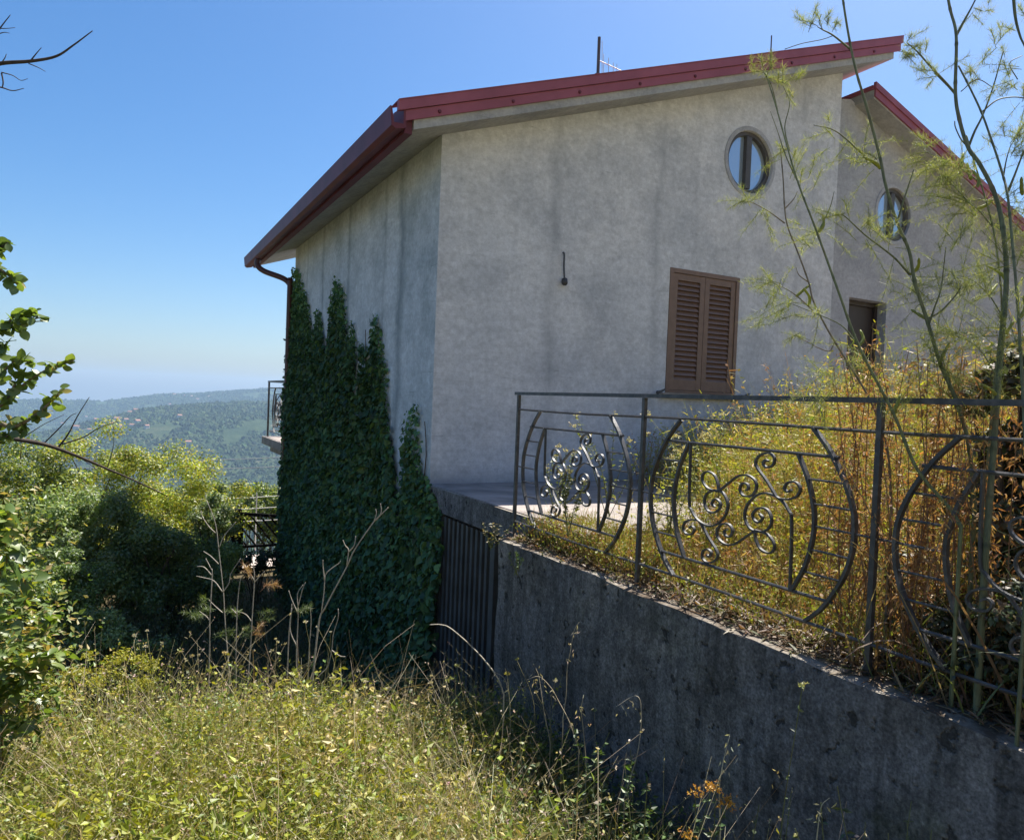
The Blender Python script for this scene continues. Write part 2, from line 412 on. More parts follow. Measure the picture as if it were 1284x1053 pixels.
def groundmat():
    m, nt, out = newmat('weedy_soil'); v = objco(nt)
    f = noise(nt, v, 1.3, 8, .7); g = noise(nt, v, 14, 8, .75)
    c = mix(nt, ramp(nt, f, [(.35, 0.0), (.65, 1.0)]), (.25, .235, .14), (.34, .30, .21))  # pale cover behind the eye, brightened to bounce sun onto the walls
    c = mix(nt, ramp(nt, g, [(.42, 0.0), (.7, .6)]), c, (.14, .12, .06))
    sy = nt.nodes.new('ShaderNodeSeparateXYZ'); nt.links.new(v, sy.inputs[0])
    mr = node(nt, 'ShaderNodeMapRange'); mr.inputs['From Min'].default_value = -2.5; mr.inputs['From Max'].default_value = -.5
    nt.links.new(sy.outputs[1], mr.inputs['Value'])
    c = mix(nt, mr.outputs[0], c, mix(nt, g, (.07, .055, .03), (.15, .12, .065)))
    surf(nt, out, c, .95, g, .9, .05, .1); return m
def hillmat():
    m, nt, out = newmat('wooded_hillside'); v = objco(nt)
    f = noise(nt, v, .0035, 8, .68); g = noise(nt, v, .022, 8, .75); h = noise(nt, v, .009, 6, .7)
    c = mix(nt, ramp(nt, g, [(.36, 0.0), (.64, 1.0)]), (.020, .040, .018), (.05, .075, .032))
    c = mix(nt, ramp(nt, f, [(.56, 0.0), (.66, .5)]), c, (.12, .115, .06))
    c = mix(nt, ramp(nt, h, [(.62, 0.0), (.68, .6)]), c, (.20, .165, .115))
    surf(nt, out, c, .95, g, 1.0, 8.0, .1); return m
angs = np.concatenate([np.linspace(-math.pi, R(-14), 60, endpoint=False), np.linspace(R(-14), R(22), 330, endpoint=False), np.linspace(R(22), math.pi, 60)])
g_angs = np.linspace(-math.pi, math.pi, 181)
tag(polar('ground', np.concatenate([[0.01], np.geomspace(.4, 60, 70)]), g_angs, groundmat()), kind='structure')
tag(polar('hills', np.concatenate([np.geomspace(60, 1200, 40, endpoint=False), np.linspace(1200, 5600, 150, endpoint=False), np.geomspace(5600, 12000, 10)]), angs, hillmat()), kind='structure')

# woods on the far slopes: low crowns, far too many to count
def far_woods():
    n = 62000
    az = rng.uniform(R(-12), R(16), n); d = np.sqrt(rng.uniform(700**2, 4700**2, n))
    x, y = d*np.sin(az), d*np.cos(az)
    keep = fsum(x, y, 21, .012, 4) + .35*fsum(x, y, 5, .05, 2) > -.62
    x, y = x[keep], y[keep]; n = len(x); z = ground_z(x, y)
    s = rng.uniform(4, 9.5, n)*np.interp(np.hypot(x, y), [700, 4700], [.8, 1.25])
    V = A([(1,0,0),(.5,.87,0),(-.5,.87,0),(-1,0,0),(-.5,-.87,0),(.5,-.87,0),(.6,.1,.75),(-.2,.55,.8),(-.3,-.5,.7),(0,0,1.05)])
    F = A([(0,1,6),(1,2,7),(1,7,6),(2,3,7),(3,4,8),(3,8,7),(4,5,8),(5,0,6),(5,6,8),(6,7,9),(7,8,9),(8,6,9)])
    ang = rng.random(n)*6.28; ca, sa = np.cos(ang), np.sin(ang)
    P = V[None]*(1+.25*rng.normal(size=(n, 10, 3)))
    Q = np.stack([P[..., 0]*ca[:, None]-P[..., 1]*sa[:, None], P[..., 0]*sa[:, None]+P[..., 1]*ca[:, None], P[..., 2]*.95-.15], -1)*s[:, None, None]
    Q += np.stack([x, y, z], -1)[:, None]
    mb = MB(); mb.add(Q.reshape(-1, 3), (F[None]+(np.arange(n)*10)[:, None, None]).reshape(-1, 3),
                      np.repeat(pick([(.024, .050, .020), (.040, .070, .026), (.062, .088, .032), (.018, .038, .02)], n, .3), 10, axis=0))
    tag(mb.build('far_woods', tintmat('far_foliage', .95)), 'wooded slopes of the hazy hills across the valley', 'woods', kind='stuff')
far_woods()

# hillside houses
hm_w = plain('pale_render', (.55, .48, .42), .9, .2, .05); hm_r = plain('roof_tiles', (.30, .15, .10), .9, .3, .1)
def far_house():
    mb = MB(); box(mb, -6, 6, -5, 5, -4, 6)
    t = thing('far_house', 'small pale house with tiled roof on the hazy hillside', 'house', (0, 0, 0), 'houses scattered over the far hillside')
    mb.build('wall', hm_w, t)
    mb = MB()
    hexa(mb, [(-6.7,-5.7,5.9),(6.7,-5.7,5.9),(6.7,5.7,5.9),(-6.7,5.7,5.9),(-6.7,-.1,9),(6.7,-.1,9),(6.7,.1,9),(-6.7,.1,9)])
    mb.build('roof', hm_r, t)
    return t
def copy_tree(o, parent=None):
    c = o.copy(); col.objects.link(c)
    if parent is not None: c.parent = parent
    for ch in o.children: copy_tree(ch, c)
    return c
fh = far_house(); fh_kids = list(fh.children)
spots = [(112, 541, 1900), (128, 536, 1950), (140, 533, 2000), (150, 537, 1900), (158, 529, 2100), (166, 536, 1950), (172, 531, 2100), (184, 537, 1900), (96, 538, 1950), (147, 528, 2200),
         (205, 495, 4300), (213, 494, 4300), (219, 496, 4200), (232, 497, 4300), (240, 492, 4500), (248, 493, 4400), (262, 498, 2650), (170, 516, 2600), (163, 519, 2500), (225, 524, 2200), (236, 559, 1500), (120, 528, 2250), (78, 533, 2200), (108, 524, 2500)]
for i, (px, py, d) in enumerate(spots):
    best = None
    for dd in np.linspace(900, 4900, 300):
        v = ray(px, py); v = v/math.hypot(v[0], v[1])*dd
        h = float(ground_z(v[0], v[1]))
        if h > v[2]-1 and (best is None or abs(dd-d) < abs(best[3]-d)): best = (v[0], v[1], h, dd)
    if best is None:
        v = ray(px, py); v = v/math.hypot(v[0], v[1])*d; best = (v[0], v[1], float(ground_z(v[0], v[1])), d)
    if i == 0: o = fh
    else:
        o = fh.copy(); col.objects.link(o)
        for ch in fh_kids:
            c = ch.copy(); col.objects.link(c); c.parent = o
    o['label'] = 'small pale house high on the farthest ridge line' if best[3] > 3400 else ('small pale house in the village cluster on the nearer hazy slope' if px < 200 else 'small pale house standing apart on the wooded slope')
    o.location = (best[0], best[1], best[2]+2); o.rotation_euler.z = rng.uniform(-.8, .8)
    sc = .8 + .5*rng.random(); o.scale = (sc, sc, sc)

# haze over the valley
mb = MB(); box(mb, -9000, 9000, -600, 9000, -330, 150)
hz = mb.build('haze', None); hz['kind'] = 'stuff'; hz['label'] = 'thin summer haze over the valley'
hm = bpy.data.materials.new('haze'); hm.use_nodes = True; hm.node_tree.nodes.clear()
ho_ = hm.node_tree.nodes.new('ShaderNodeOutputMaterial'); hv = hm.node_tree.nodes.new('ShaderNodeVolumePrincipled')
hv.inputs['Color'].default_value = (.50, .72, 1.0, 1); hv.inputs['Density'].default_value = 1.15e-4; hv.inputs['Anisotropy'].default_value = .2
hm.node_tree.links.new(hv.outputs[0], ho_.inputs['Volume']); hz.data.materials.append(hm)

# pale driveway beyond the end gate
mb = MB()
P = []
xs = np.linspace(2.0, 5.0, 8); ys = np.linspace(15.0, 19.5, 12)
for yy in ys:
    for xx in xs: P.append((xx+.12*math.sin(yy), yy, float(near_z(A(xx), A(yy)))+.06))
F = []
for i in range(11):
    for j in range(7): a = i*8+j; F += [(a, a+1, a+9), (a, a+9, a+8)]
mb.add(P, F); tag(mb.build('driveway', MAT['asphalt']), kind='structure')

# ------------------------------------------------------------------ the house
X0, YF, YB, GB = 2.30, 5.647, 11.36, -3.3
SL, ZS = .352, 2.19                       # slope and soffit height at X0
zs = lambda x: ZS + SL*(x-X0)
house = thing('house', 'unpainted grey rendered house with dark red metal roof edges and round windows', 'house', (5.5, 8.5, GB))
def gable(name, outline, holes, y, depth, mat):
    loops = [[Vector((x, 0, z)) for x, z in outline]] + [[Vector((x, 0, z)) for x, z in h] for h in holes]
    tris = tessellate_polygon(loops)
    pts = [(v.x, y, v.z) for l in loops for v in l]
    mb = MB()
    F = []
    for a, b, c in tris:
        pa, pb, pc = (A(pts[i]) for i in (a, b, c))
        F.append((a, b, c) if np.cross(pb-pa, pc-pa)[1] < 0 else (a, c, b))
    mb.add(pts, F)
    for h in holes:
        n = len(h); V = [(x, y, z) for x, z in h] + [(x, y+depth, z) for x, z in h]; F = []
        for i in range(n): j = (i+1) % n; F += [(i, j, n+j), (i, n+j, n+i)]
        mb.add(V, F)
    return mb.build(name, mat, house)
def circ(cx, cz, r, n=40): return [(cx+r*math.cos(a), cz+r*math.sin(a)) for a in np.linspace(0, 2*math.pi, n, endpoint=False)]
O1, O2, OR = (5.822, 2.636), (8.42, 2.51), .325
XC = 7.213                                 # where the high roof's gable stops
WX0, WX1, WZ0, WZ1 = 4.797, 5.750, .150, 1.402
gable('wall', [(X0, GB), (XC, GB), (XC, zs(XC)+.03), (X0, ZS+.03)],
      [circ(*O1, OR), [(WX0, WZ0), (WX1, WZ0), (WX1, WZ1), (WX0, WZ1)]], YF, .22, MAT['gable'])
S2 = -.325; zs2 = lambda x: 3.70 + S2*(x-7.476)
DX0, DX1, DZ0, DZ1 = 7.66, 8.37, -.75, 1.41
YF2 = YF+.10
k2 = YF2/YF
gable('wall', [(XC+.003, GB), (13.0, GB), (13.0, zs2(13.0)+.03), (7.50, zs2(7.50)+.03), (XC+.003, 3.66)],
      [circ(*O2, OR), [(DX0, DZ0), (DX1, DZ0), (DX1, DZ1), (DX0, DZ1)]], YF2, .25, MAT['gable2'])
# side wall with a corner return, far wall, right wall, clerestory
def quadwall(P, mat, nrm_up=None):
    mb = MB(); mb.add(P, [(0, 1, 2), (0, 2, 3)]); return mb.build('wall', mat, house)
quadwall([(X0, YB, GB), (X0, YF, GB), (X0, YF, ZS+.03), (X0, YB, ZS+.03)], MAT['side'])
quadwall([(13, YB, GB), (X0, YB, GB), (X0, YB, ZS+.03), (13, YB, ZS+.03)], MAT['gable'])
mb = MB(); mb.add([(X0, YB, ZS), (XC, YB, ZS), (XC, YB, zs(XC)+.03)], [(0, 1, 2)]); mb.build('wall', MAT['gable'], house)
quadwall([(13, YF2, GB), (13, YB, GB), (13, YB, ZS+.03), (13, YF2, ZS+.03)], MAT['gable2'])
quadwall([(XC, YF2+.02, 2.5), (XC, YB, 2.5), (XC, YB, zs(XC)+.02), (XC, YF2+.02, zs(XC)+.02)], MAT['gable'])
# high roof: concrete slab, metal sheet, verge trims, gutter
EX, RX, VY, BY = 1.94, 7.74, 5.347, 12.55
def sloped(mb, x0, x1, y0, y1, zf, t0, t1):
    hexa(mb, [(x0,y0,zf(x0)+t0),(x1,y0,zf(x1)+t0),(x1,y1,zf(x1)+t0),(x0,y1,zf(x0)+t0),
              (x0,y0,zf(x0)+t1),(x1,y0,zf(x1)+t1),(x1,y1,zf(x1)+t1),(x0,y1,zf(x0)+t1)])
mb = MB(); sloped(mb, EX, RX-.06, VY, BY, zs, 0, .15); mb.build('roof_slab', MAT['soffit'], house)
roof = MB(); sloped(roof, 1.86, RX, VY+.01, BY+.02, zs, .152, .20)
for k in range(26):                       # standing ribs of the metal sheet
    y = VY+.25+k*.28
    sloped(roof, 1.87, RX-.01, y, y+.05, zs, .20, .226)
rf = roof.build('roof', MAT['red'], house)
mb = MB(); sloped(mb, 1.865, RX+.03, VY-.022, VY-.002, zs, .072, .150); tr1 = mb.build('verge_trim', MAT['red'], house)
mb = MB(); sloped(mb, 1.80, RX+.05, VY-.038, VY-.002, zs, .154, .232); mb.build('verge_trim', MAT['red'], house)
mb = MB(); sloped(mb, 1.80, RX+.05, VY-.045, VY+.16, zs, .233, .239); mb.build('verge_cap', MAT['red'], house)
for k, x in enumerate(np.linspace(2.14, 7.3, 9)):
    mb = MB(); tube(mb, [(x, VY-.022, zs(x)+.104), (x, VY-.034, zs(x)+.104)], .016, .012, 7); mb.build('screw_cap', MAT['gutter'], tr1)
# gutter profile swept along Y
zg = zs(1.86)
prof = [(1.872, zg+.02), (1.872, zg+.20), (1.85, zg+.20), (1.85, zg+.045), (1.775, zg+.045), (1.755, zg+.16), (1.74, zg+.163), (1.742, zg+.148), (1.755, zg+.02), (1.79, zg+.0)]
mb = MB(); n = len(prof)
V = [(x, VY-.02, z) for x, z in prof] + [(x, 12.72, z) for x, z in prof]
F = []
for i in range(n): j = (i+1) % n; F += [(i, j, n+j), (i, n+j, n+i)]
mb.add(V, F)
mb.add([(x, VY-.02, z) for x, z in prof], [(a, b, c) for a, b, c in tessellate_polygon([[Vector((x, 0, z)) for x, z in prof]])])
mb.add([(x, 12.72, z) for x, z in prof], [(a, b, c) for a, b, c in tessellate_polygon([[Vector((x, 0, z)) for x, z in prof]])])
mb.build('gutter', MAT['gutter'], house)
mb = MB(); box(mb, 1.873, 1.935, VY+.02, BY+.05, zg-.005, zg+.15); mb.build('fascia', MAT['gutter'], house)
# downpipe: swan neck from gutter to the far corner
dp = smooth_line([(1.81, 11.75, zg+.01), (1.81, 11.74, zg-.10), (1.90, 11.66, zg-.19), (2.14, 11.44, zg-.30), (2.225, 11.36, zg-.40), (2.225, 11.34, zg-.55), (2.225, 11.34, -1.2), (2.225, 11.34, GB)], 5)
mb = MB(); tube(mb, dp, .042, .042, 10); mb.build('downpipe', MAT['pipe'], house, True)
# lower roof on the right
L0, L1, VY2 = 7.58, 13.6, 5.50
mb = MB(); sloped(mb, L0, L1, VY2, BY, zs2, 0, .10); mb.build('roof_slab', MAT['soffit'], house)
mb = MB(); sloped(mb, L0-.01, L1+.05, VY2+.01, BY+.02, zs2, .102, .15); mb.build('roof', MAT['red'], house)
mb = MB(); sloped(mb, L0, L1+.05, VY2-.022, VY2-.002, zs2, .02, .098); mb.build('verge_trim', MAT['red'], house)
mb = MB(); sloped(mb, L0-.015, L1+.05, VY2-.036, VY2-.002, zs2, .10, .172); mb.build('verge_trim', MAT['red'], house)
mb = MB(); box(mb, XC+.005, L0+.1, YF2+.02, YB, 3.3, 3.36); mb.build('valley_gutter', MAT['gutter'], house)

# round windows
def round_window(cx, cz, y):
    ring = MB(); a = np.linspace(0, 2*math.pi, 48, endpoint=False); n = 48
    def ringmesh(mb, r0, r1, y0, y1):
        V = []
        for rr, yy in ((r1, y1), (r1, y0), (r0, y0), (r0, y1)):
            V += [(cx+rr*math.cos(t), yy, cz+rr*math.sin(t)) for t in a]
        F = []
        for k in range(4):
            for i in range(n):
                j = (i+1) % n; p, q = k*n, ((k+1) % 4)*n
                F += [(p+i, p+j, q+j), (p+i, q+j, q+i)]
        mb.add(V, F)
    ringmesh(ring, OR+.002, OR+.045, y-.008, y+.02)
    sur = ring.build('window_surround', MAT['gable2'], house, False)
    fr = MB(); ringmesh(fr, OR-.042, OR-.002, y+.028, y+.10)
    f = fr.build('round_window', MAT['grey_frame'], house, False)
    m = MB(); box(m, cx-.036, cx+.036, y+.022, y+.09, cz-OR+.052, cz+OR-.052)
    m.build('mullion', MAT['grey_frame'], f)
    for s in (-1, 1):
        g = MB(); t = np.linspace(-math.pi/2, math.pi/2, 24); rr = OR-.035
        V = [(cx+s*.034, y+.07, cz)] + [(cx+s*max(.034, rr*math.cos(q)), y+.07, cz+rr*math.sin(q)) for q in t]
        F = [(0, i, i+1) if s > 0 else (0, i+1, i) for i in range(1, 24)]
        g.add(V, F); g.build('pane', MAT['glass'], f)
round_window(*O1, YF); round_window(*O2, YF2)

# shuttered window
fw = .045
mb = MB()
for (a, b, c, d) in ((WX0+.002, WX0+fw, WZ0+.002, WZ1-.002), (WX1-fw, WX1-.002, WZ0+.002, WZ1-.002), (WX0+fw+.001, WX1-fw-.001, WZ1-fw, WZ1-.002), (WX0+fw+.001, WX1-fw-.001, WZ0+.002, WZ0+.028)):
    box(mb, a, b, YF-.006, YF+.09, c, d)
mb.build('window_frame', MAT['brown'], house)
mb = MB(); box(mb, WX0+.01, WX1-.01, YF+.15, YF+.16, WZ0+.01, WZ1-.01); mb.build('pane', MAT['darkglass'], house)
mb = MB(); box(mb, WX0-.06, WX1+.06, YF-.05, YF-.001, WZ0-.045, WZ0-.004); mb.build('window_sill', MAT['slab'], house)
mid = (WX0+WX1)/2
slatme = None
for s, (a, b) in enumerate(((WX0+fw+.004, mid-.003), (mid+.003, WX1-fw-.004))):
    z0, z1 = WZ0+.032, WZ1-fw-.004; st = .062
    mb = MB(); y0, y1 = YF+.004, YF+.044
    box(mb, a, a+st, y0, y1, z0, z1); box(mb, b-st, b, y0, y1, z0, z1)
    box(mb, a+st+.001, b-st-.001, y0+.001, y1, z1-.065, z1); box(mb, a+st+.001, b-st-.001, y0+.001, y1, z0, z0+.105)
    sh = mb.build('shutter', MAT['brown'], house)
    zz = np.linspace(z0+.105+.02, z1-.065-.02, 20)
    if slatme is None:
        sm = MB(); wv = (b-a)/2-st-.002
        hexa(sm, [(-wv,-.002,-.026),(wv,-.002,-.026),(wv,.006,-.030),(-wv,.006,-.030),(-wv,.030,.022),(wv,.030,.022),(wv,.036,.018),(-wv,.036,.018)])
        slatme = sm.mesh('slat', MAT['brown'])
    for z in zz:
        o = link('slat', slatme, sh); o.location = ((a+b)/2, YF+.006, float(z))
for x in (WX0-.10, WX1+.10):              # iron shutter stops
    mb = MB()
    tube(mb, [(x, YF, WZ0+.005), (x, YF-.07, WZ0+.005)], .009, .009, 6)
    tube(mb, [(x-.055, YF-.07, WZ0-.012), (x, YF-.072, WZ0+.01), (x+.045, YF-.07, WZ0+.03)], .018, .009, 6)
    mb.build('shutter_stop', MAT['iron'], house)
# dark doorway on the right
mb = MB()
for (a, b, c, d) in ((DX0, DX0+.06, DZ0, DZ1), (DX1-.06, DX1, DZ0, DZ1), (DX0+.061, DX1-.061, DZ1-.06, DZ1)):
    box(mb, a+.002, b-.002, YF2+.12, YF2+.19, c+.002, d-.002)
dr = mb.build('door_frame', MAT['brown_dark'], house)
mb = MB(); box(mb, DX0+.06, DX1-.06, YF2+.15, YF2+.17, DZ0+.01, DZ1-.06); mb.build('door', MAT['brown_dark'], house)
# balcony at the far end of the house
bal_x0, bal_y1 = 2.30, 13.50
mb = MB(); box(mb, bal_x0-.06, 8.0, YB+.002, bal_y1, -.93, -.80); mb.build('balcony_slab', MAT['slab'], house)
mb = MB(); box(mb, bal_x0+.06, 7.9, YB+.003, bal_y1-.18, -1.05, -.932); mb.build('balcony_beam', MAT['slab'], house)
def bar_YZ(mb, P, X, t, d, n=5):
    """flat bar bent in the plane X = const"""
    Q = smooth_line(P, n) if n > 1 else np.asarray(P, float)
    T = np.gradient(Q, axis=0); T /= np.linalg.norm(T, axis=1)[:, None]+1e-9
    N = np.stack([-T[:, 1], T[:, 0]], 1)
    V = []
    for sx, sn in ((-1,-1),(1,-1),(1,1),(-1,1)):
        p = Q + N*sn*t/2; V.append(np.stack([np.full(len(Q), X+sx*d/2), p[:, 0], p[:, 1]], 1))
    V = np.stack(V, 1); F = []
    for i in range(len(Q)-1):
        for j in range(4):
            k = (j+1) % 4; F += [(i*4+j, i*4+k, i*4+4+k), (i*4+j, i*4+4+k, i*4+4+j)]
    m = len(Q)-1; F += [(0, 2, 1), (0, 3, 2), (m*4, m*4+1, m*4+2), (m*4, m*4+2, m*4+3)]
    mb.add(V.reshape(-1, 3), F)
# wrought-iron design, (Y, Z) about the middle of one panel
PC = (2.333, -.445)
SC = dict(
 s1=[(2.643,-.168),(2.636,-.436),(2.617,-.488),(2.568,-.529),(2.499,-.543),(2.442,-.524),(2.395,-.475),(2.385,-.422),(2.416,-.38),(2.466,-.372),(2.516,-.393),(2.533,-.433),(2.511,-.472),(2.467,-.476),(2.432,-.45),(2.434,-.424),(2.463,-.412),(2.484,-.436),(2.465,-.45)],
 s2=[(2.444,-.373),(2.454,-.337),(2.478,-.303),(2.523,-.292),(2.552,-.311),(2.549,-.343),(2.51,-.371),(2.444,-.376)],
 s3=[(2.444,-.373),(2.384,-.329),(2.332,-.293),(2.279,-.282),(2.233,-.301),(2.224,-.335),(2.248,-.368),(2.293,-.375),(2.317,-.352),(2.305,-.322),(2.277,-.321),(2.268,-.340),(2.283,-.350)],
 s4=[(2.568,-.529),(2.614,-.533),(2.655,-.551),(2.670,-.582),(2.649,-.606),(2.609,-.602),(2.592,-.578),(2.608,-.563),(2.627,-.574)],
 s5=[(2.551,-.536),(2.495,-.597),(2.442,-.645),(2.432,-.675),(2.459,-.703),(2.503,-.714),(2.531,-.696),(2.526,-.666),(2.496,-.652),(2.474,-.664),(2.484,-.683),(2.500,-.680)])
panel_parts = []                           # (name, shape builder) in local Y,Z about the panel middle, X = 0
def lp(P): return [(y-PC[0], z-PC[1]) for y, z in P]
def design():
    out = []
    ho = lp([(2.720,-.060),(2.80,-.144),(2.874,-.259),(2.914,-.36),(2.923,-.445),(2.914,-.53),(2.880,-.63),(2.805,-.75),(2.725,-.828)])
    hi = lp([(2.654,-.168),(2.711,-.278),(2.740,-.38),(2.745,-.445),(2.738,-.51),(2.711,-.612),(2.654,-.722)])
    for s in (1, -1):
        m = MB(); bar_YZ(m, [(s*y, z) for y, z in ho], 0, .013, .022, 4); out.append(('hoop', m))
        m = MB(); bar_YZ(m, [(s*y, z) for y, z in hi], 0, .012, .020, 4); out.append(('hoop', m))
        for z in (-.262, -.358, -.445, -.540, -.634):
            dz = z-PC[1]; yo = np.interp(-abs(dz), [-.385, -.186, -.085, 0], [.39, .541, .581, .588]); yi = np.interp(-abs(dz), [-.277, -.167, -.065, 0], [.321, .378, .405, .41])
            m = MB(); tube(m, [(0, s*(yi+.004), dz), (0, s*((yo if z != -.445 else .655)-.004), dz)], .0052, .0052, 6); out.append(('rung', m))
    for k, P in SC.items():
        for s in (1, -1):                  # the design turns into itself by half a turn
            m = MB(); bar_YZ(m, [(s*y, s*z) for y, z in lp(P)], 0, .0075, .014, 5); out.append(('scroll', m))
    for z in (-.165, -.725):
        m = MB(); tube(m, [(0, -.488-.02, z-PC[1]), (0, .488+.02, z-PC[1])], .0075, .0075, 6); out.append(('rail', m))
    return [(n, m.mesh(n, MAT['iron'])) for n, m in out]
DESIGN = design()

# balcony railing, same ironwork as the terrace railing
br = house
def post_box(mb, x, y, z0, z1, s): box(mb, x-s, x+s, y-s, y+s, z0, z1)
bx = 2.30+.03
mb = MB(); post_box(mb, bx, bal_y1-.05, -.80, .165, .015); mb.build('balcony_post', MAT['iron'], house)
mb = MB(); post_box(mb, bx, YB+.06, -.80, .165, .015); mb.build('balcony_post', MAT['iron'], house)
mb = MB(); box(mb, bx-.02, bx+.02, YB+.04, bal_y1-.03, .166, .195); mb.build('balcony_handrail', MAT['iron'], house)
mb = MB(); box(mb, bx+.021, 7.9, bal_y1-.07, bal_y1-.03, .166, .195); mb.build('balcony_handrail', MAT['iron'], house)
for x in np.linspace(bx, 7.88, 5)[1:]:
    mb = MB(); post_box(mb, x, bal_y1-.05, -.80, .165, .015); mb.build('balcony_post', MAT['iron'], house)
mb = MB()
for z in (.07, -.70): tube(mb, [(bx, YB+.06, z), (bx, bal_y1-.05, z)], .008, .008, 6)
for z in (.07, -.70): tube(mb, [(bx, bal_y1-.05, z), (7.88, bal_y1-.05, z)], .008, .008, 6)
mb.build('balcony_rail', MAT['iron'], house)
byc = (YB+.06+bal_y1-.05)/2
for n_, me in DESIGN:
    o = link('balcony_'+n_, me, house); o.location = (bx, byc, -.315)
for k in range(4):
    for n_, me in DESIGN:
        if n_ == 'rung': continue
        o = link('balcony_'+n_, me, house); o.location = (bx+.69+k*1.375, bal_y1-.05, -.315); o.rotation_euler.z = math.pi/2

# cable with a lamp holder hanging on the gable
hc = thing('hanging_lamp_cable', 'short black cable with bare lamp holder hanging on the gable wall', 'lamp cable', (3.535, YF-.03, 1.10))
mb = MB(); tube(mb, smooth_line([(3.529, YF+.03, 1.372), (3.529, YF-.02, 1.366), (3.531, YF-.022, 1.25), (3.536, YF-.03, 1.14)], 4), .008, .008, 6); mb.build('cable', MAT['iron'], hc)
mb = MB(); tube(mb, [(3.536, YF-.032, 1.145), (3.536, YF-.034, 1.135), (3.537, YF-.036, 1.10), (3.537, YF-.036, 1.085), (3.537, YF-.036, 1.075)], [.010, .026, .030, .026, .014], None, 8); mb.build('lamp_holder', MAT['iron'], hc, True)

# aerials on the roof
def roof_top(x): return zs(x)+.20
b = onY(750, 95, 7.2); tp = onY(751.5, 47, 7.2)
an = thing('roof_aerial', 'television aerial mast with thin rods behind the roof edge', 'aerial', (b[0], 7.2, roof_top(b[0])))
mb = MB(); tube(mb, [(b[0], 7.2, roof_top(b[0])), tp], .021, .019, 8); mb.build('mast', MAT['grey_frame'], an)
mb = MB(); box(mb, b[0]-.045, b[0]+.045, 7.16, 7.24, roof_top(b[0])-.02, b[2]+.012); mb.build('foot', MAT['grey_frame'], an)
zb = onY(757, 78, 7.2)[2]
mb = MB(); tube(mb, [(tp[0], 7.2, zb), (tp[0]+.42, 7.32, zb+.03)], .006, .006, 5)
mb.build('boom', MAT['wire'], an)
for px, y0_, y1_ in ((755, 52, 92), (757, 68, 92), (763, 73, 91), (769, 79, 91), (773.5, 81, 90)):
    p0, p1 = onY(px, y0_, 7.25), onY(px, y1_, 7.25)
    mb = MB(); tube(mb, [p0, p1], .004, .004, 5); mb.build('rod', MAT['wire'], an)
b = onY(966.5, 70, 7.5); tp = onY(967.5, 45, 7.5)
an2 = thing('roof_rod', 'single thin metal rod standing up behind the roof edge', 'rod', (b[0], 7.5, roof_top(b[0])))
mb = MB(); tube(mb, [(b[0], 7.5, roof_top(b[0])), tp], .012, .010, 6); mb.build('rod', MAT['grey_frame'], an2)

# ------------------------------------------------------------------ terrace, barred gate, retaining wall
ter = thing('terrace_slab', 'cement terrace slab along the foot of the gable wall', 'terrace', (5, 4.8, -.93))
mb = MB(); box(mb, X0+.001, 13, 3.30, YF-.002, -.925, -.722); mb.build('slab', MAT['slab'], ter)
mb = MB(); box(mb, X0-.025, X0-.001, 3.30, YF-.004, -.915, -.728); mb.build('slab_edge', MAT['concrete'], ter)
mb = MB(); box(mb, 4.3, 4.5, 3.75, YF-.01, GB, -.927); mb.build('support_wall', MAT['concrete'], ter)

bg_ = thing('barred_gate', 'grey steel bar gate closing the passage under the terrace', 'gate', (X0, 5.0, GB))
mb = MB()
for z in (-.985, -2.62): box(mb, X0+.02, X0+.05, 4.40, 5.62, z-.02, z+.02)
mb.build('cross_rail', MAT['bars'], bg_)
for k in range(15):
    y = 4.44+k*.082
    mb = MB(); box(mb, X0-.012, X0+.018, y-.018, y+.018, -2.75, -.94); o = mb.build('bar', MAT['bars'], bg_)
mb = MB(); box(mb, X0-.03, X0+.05, 4.357, 4.41, -2.9, -.935); mb.build('gate_post', MAT['bars'], bg_)
def roughbox(name, x0, x1, y0, y1, z0, z1, step, amp, mat, parent, seed):
    """block with an uneven cast surface"""
    mb = MB()
    nx, ny, nz = (max(2, int((b-a)/step)+1) for a, b in ((x0, x1), (y0, y1), (z0, z1)))
    def face(u, v, f, flip):
        P = A([[f(a, b) for b in v] for a in u]).reshape(-1, 3); m = len(v); F = []
        P = P + amp*np.stack([fsum(P[:, 1]*1.0+P[:, 0]*.3, P[:, 2], seed+i, 7, 4) for i in range(3)], 1)
        for i in range(len(u)-1):
            for j in range(m-1):
                a = i*m+j; q = [(a, a+1, a+m+1), (a, a+m+1, a+m)]
                F += q if not flip else [(t[0], t[2], t[1]) for t in q]
        mb.add(P, F)
    xs_, ys_, zs_ = np.linspace(x0, x1, nx), np.linspace(y0, y1, ny), np.linspace(z0, z1, nz)
    face(ys_, zs_, lambda a, b: (x0, a, b), True); face(ys_, zs_, lambda a, b: (x1, a, b), False)
    face(xs_, zs_, lambda a, b: (a, y0, b), False); face(xs_, zs_, lambda a, b: (a, y1, b), True)
    face(xs_, ys_, lambda a, b: (a, b, z1), False)
    return mb.build(name, mat, parent, True)
rw = roughbox('retaining_wall', X0, X0+.28, -3.0, 4.355, -2.9, -.945, .045, .009, MAT['concrete'], None, 40)
tag(rw, 'mottled dark concrete retaining wall under the iron railing', 'wall')
mod = rw.modifiers.new('edge', 'EDGE_SPLIT'); mod.split_angle = R(50)

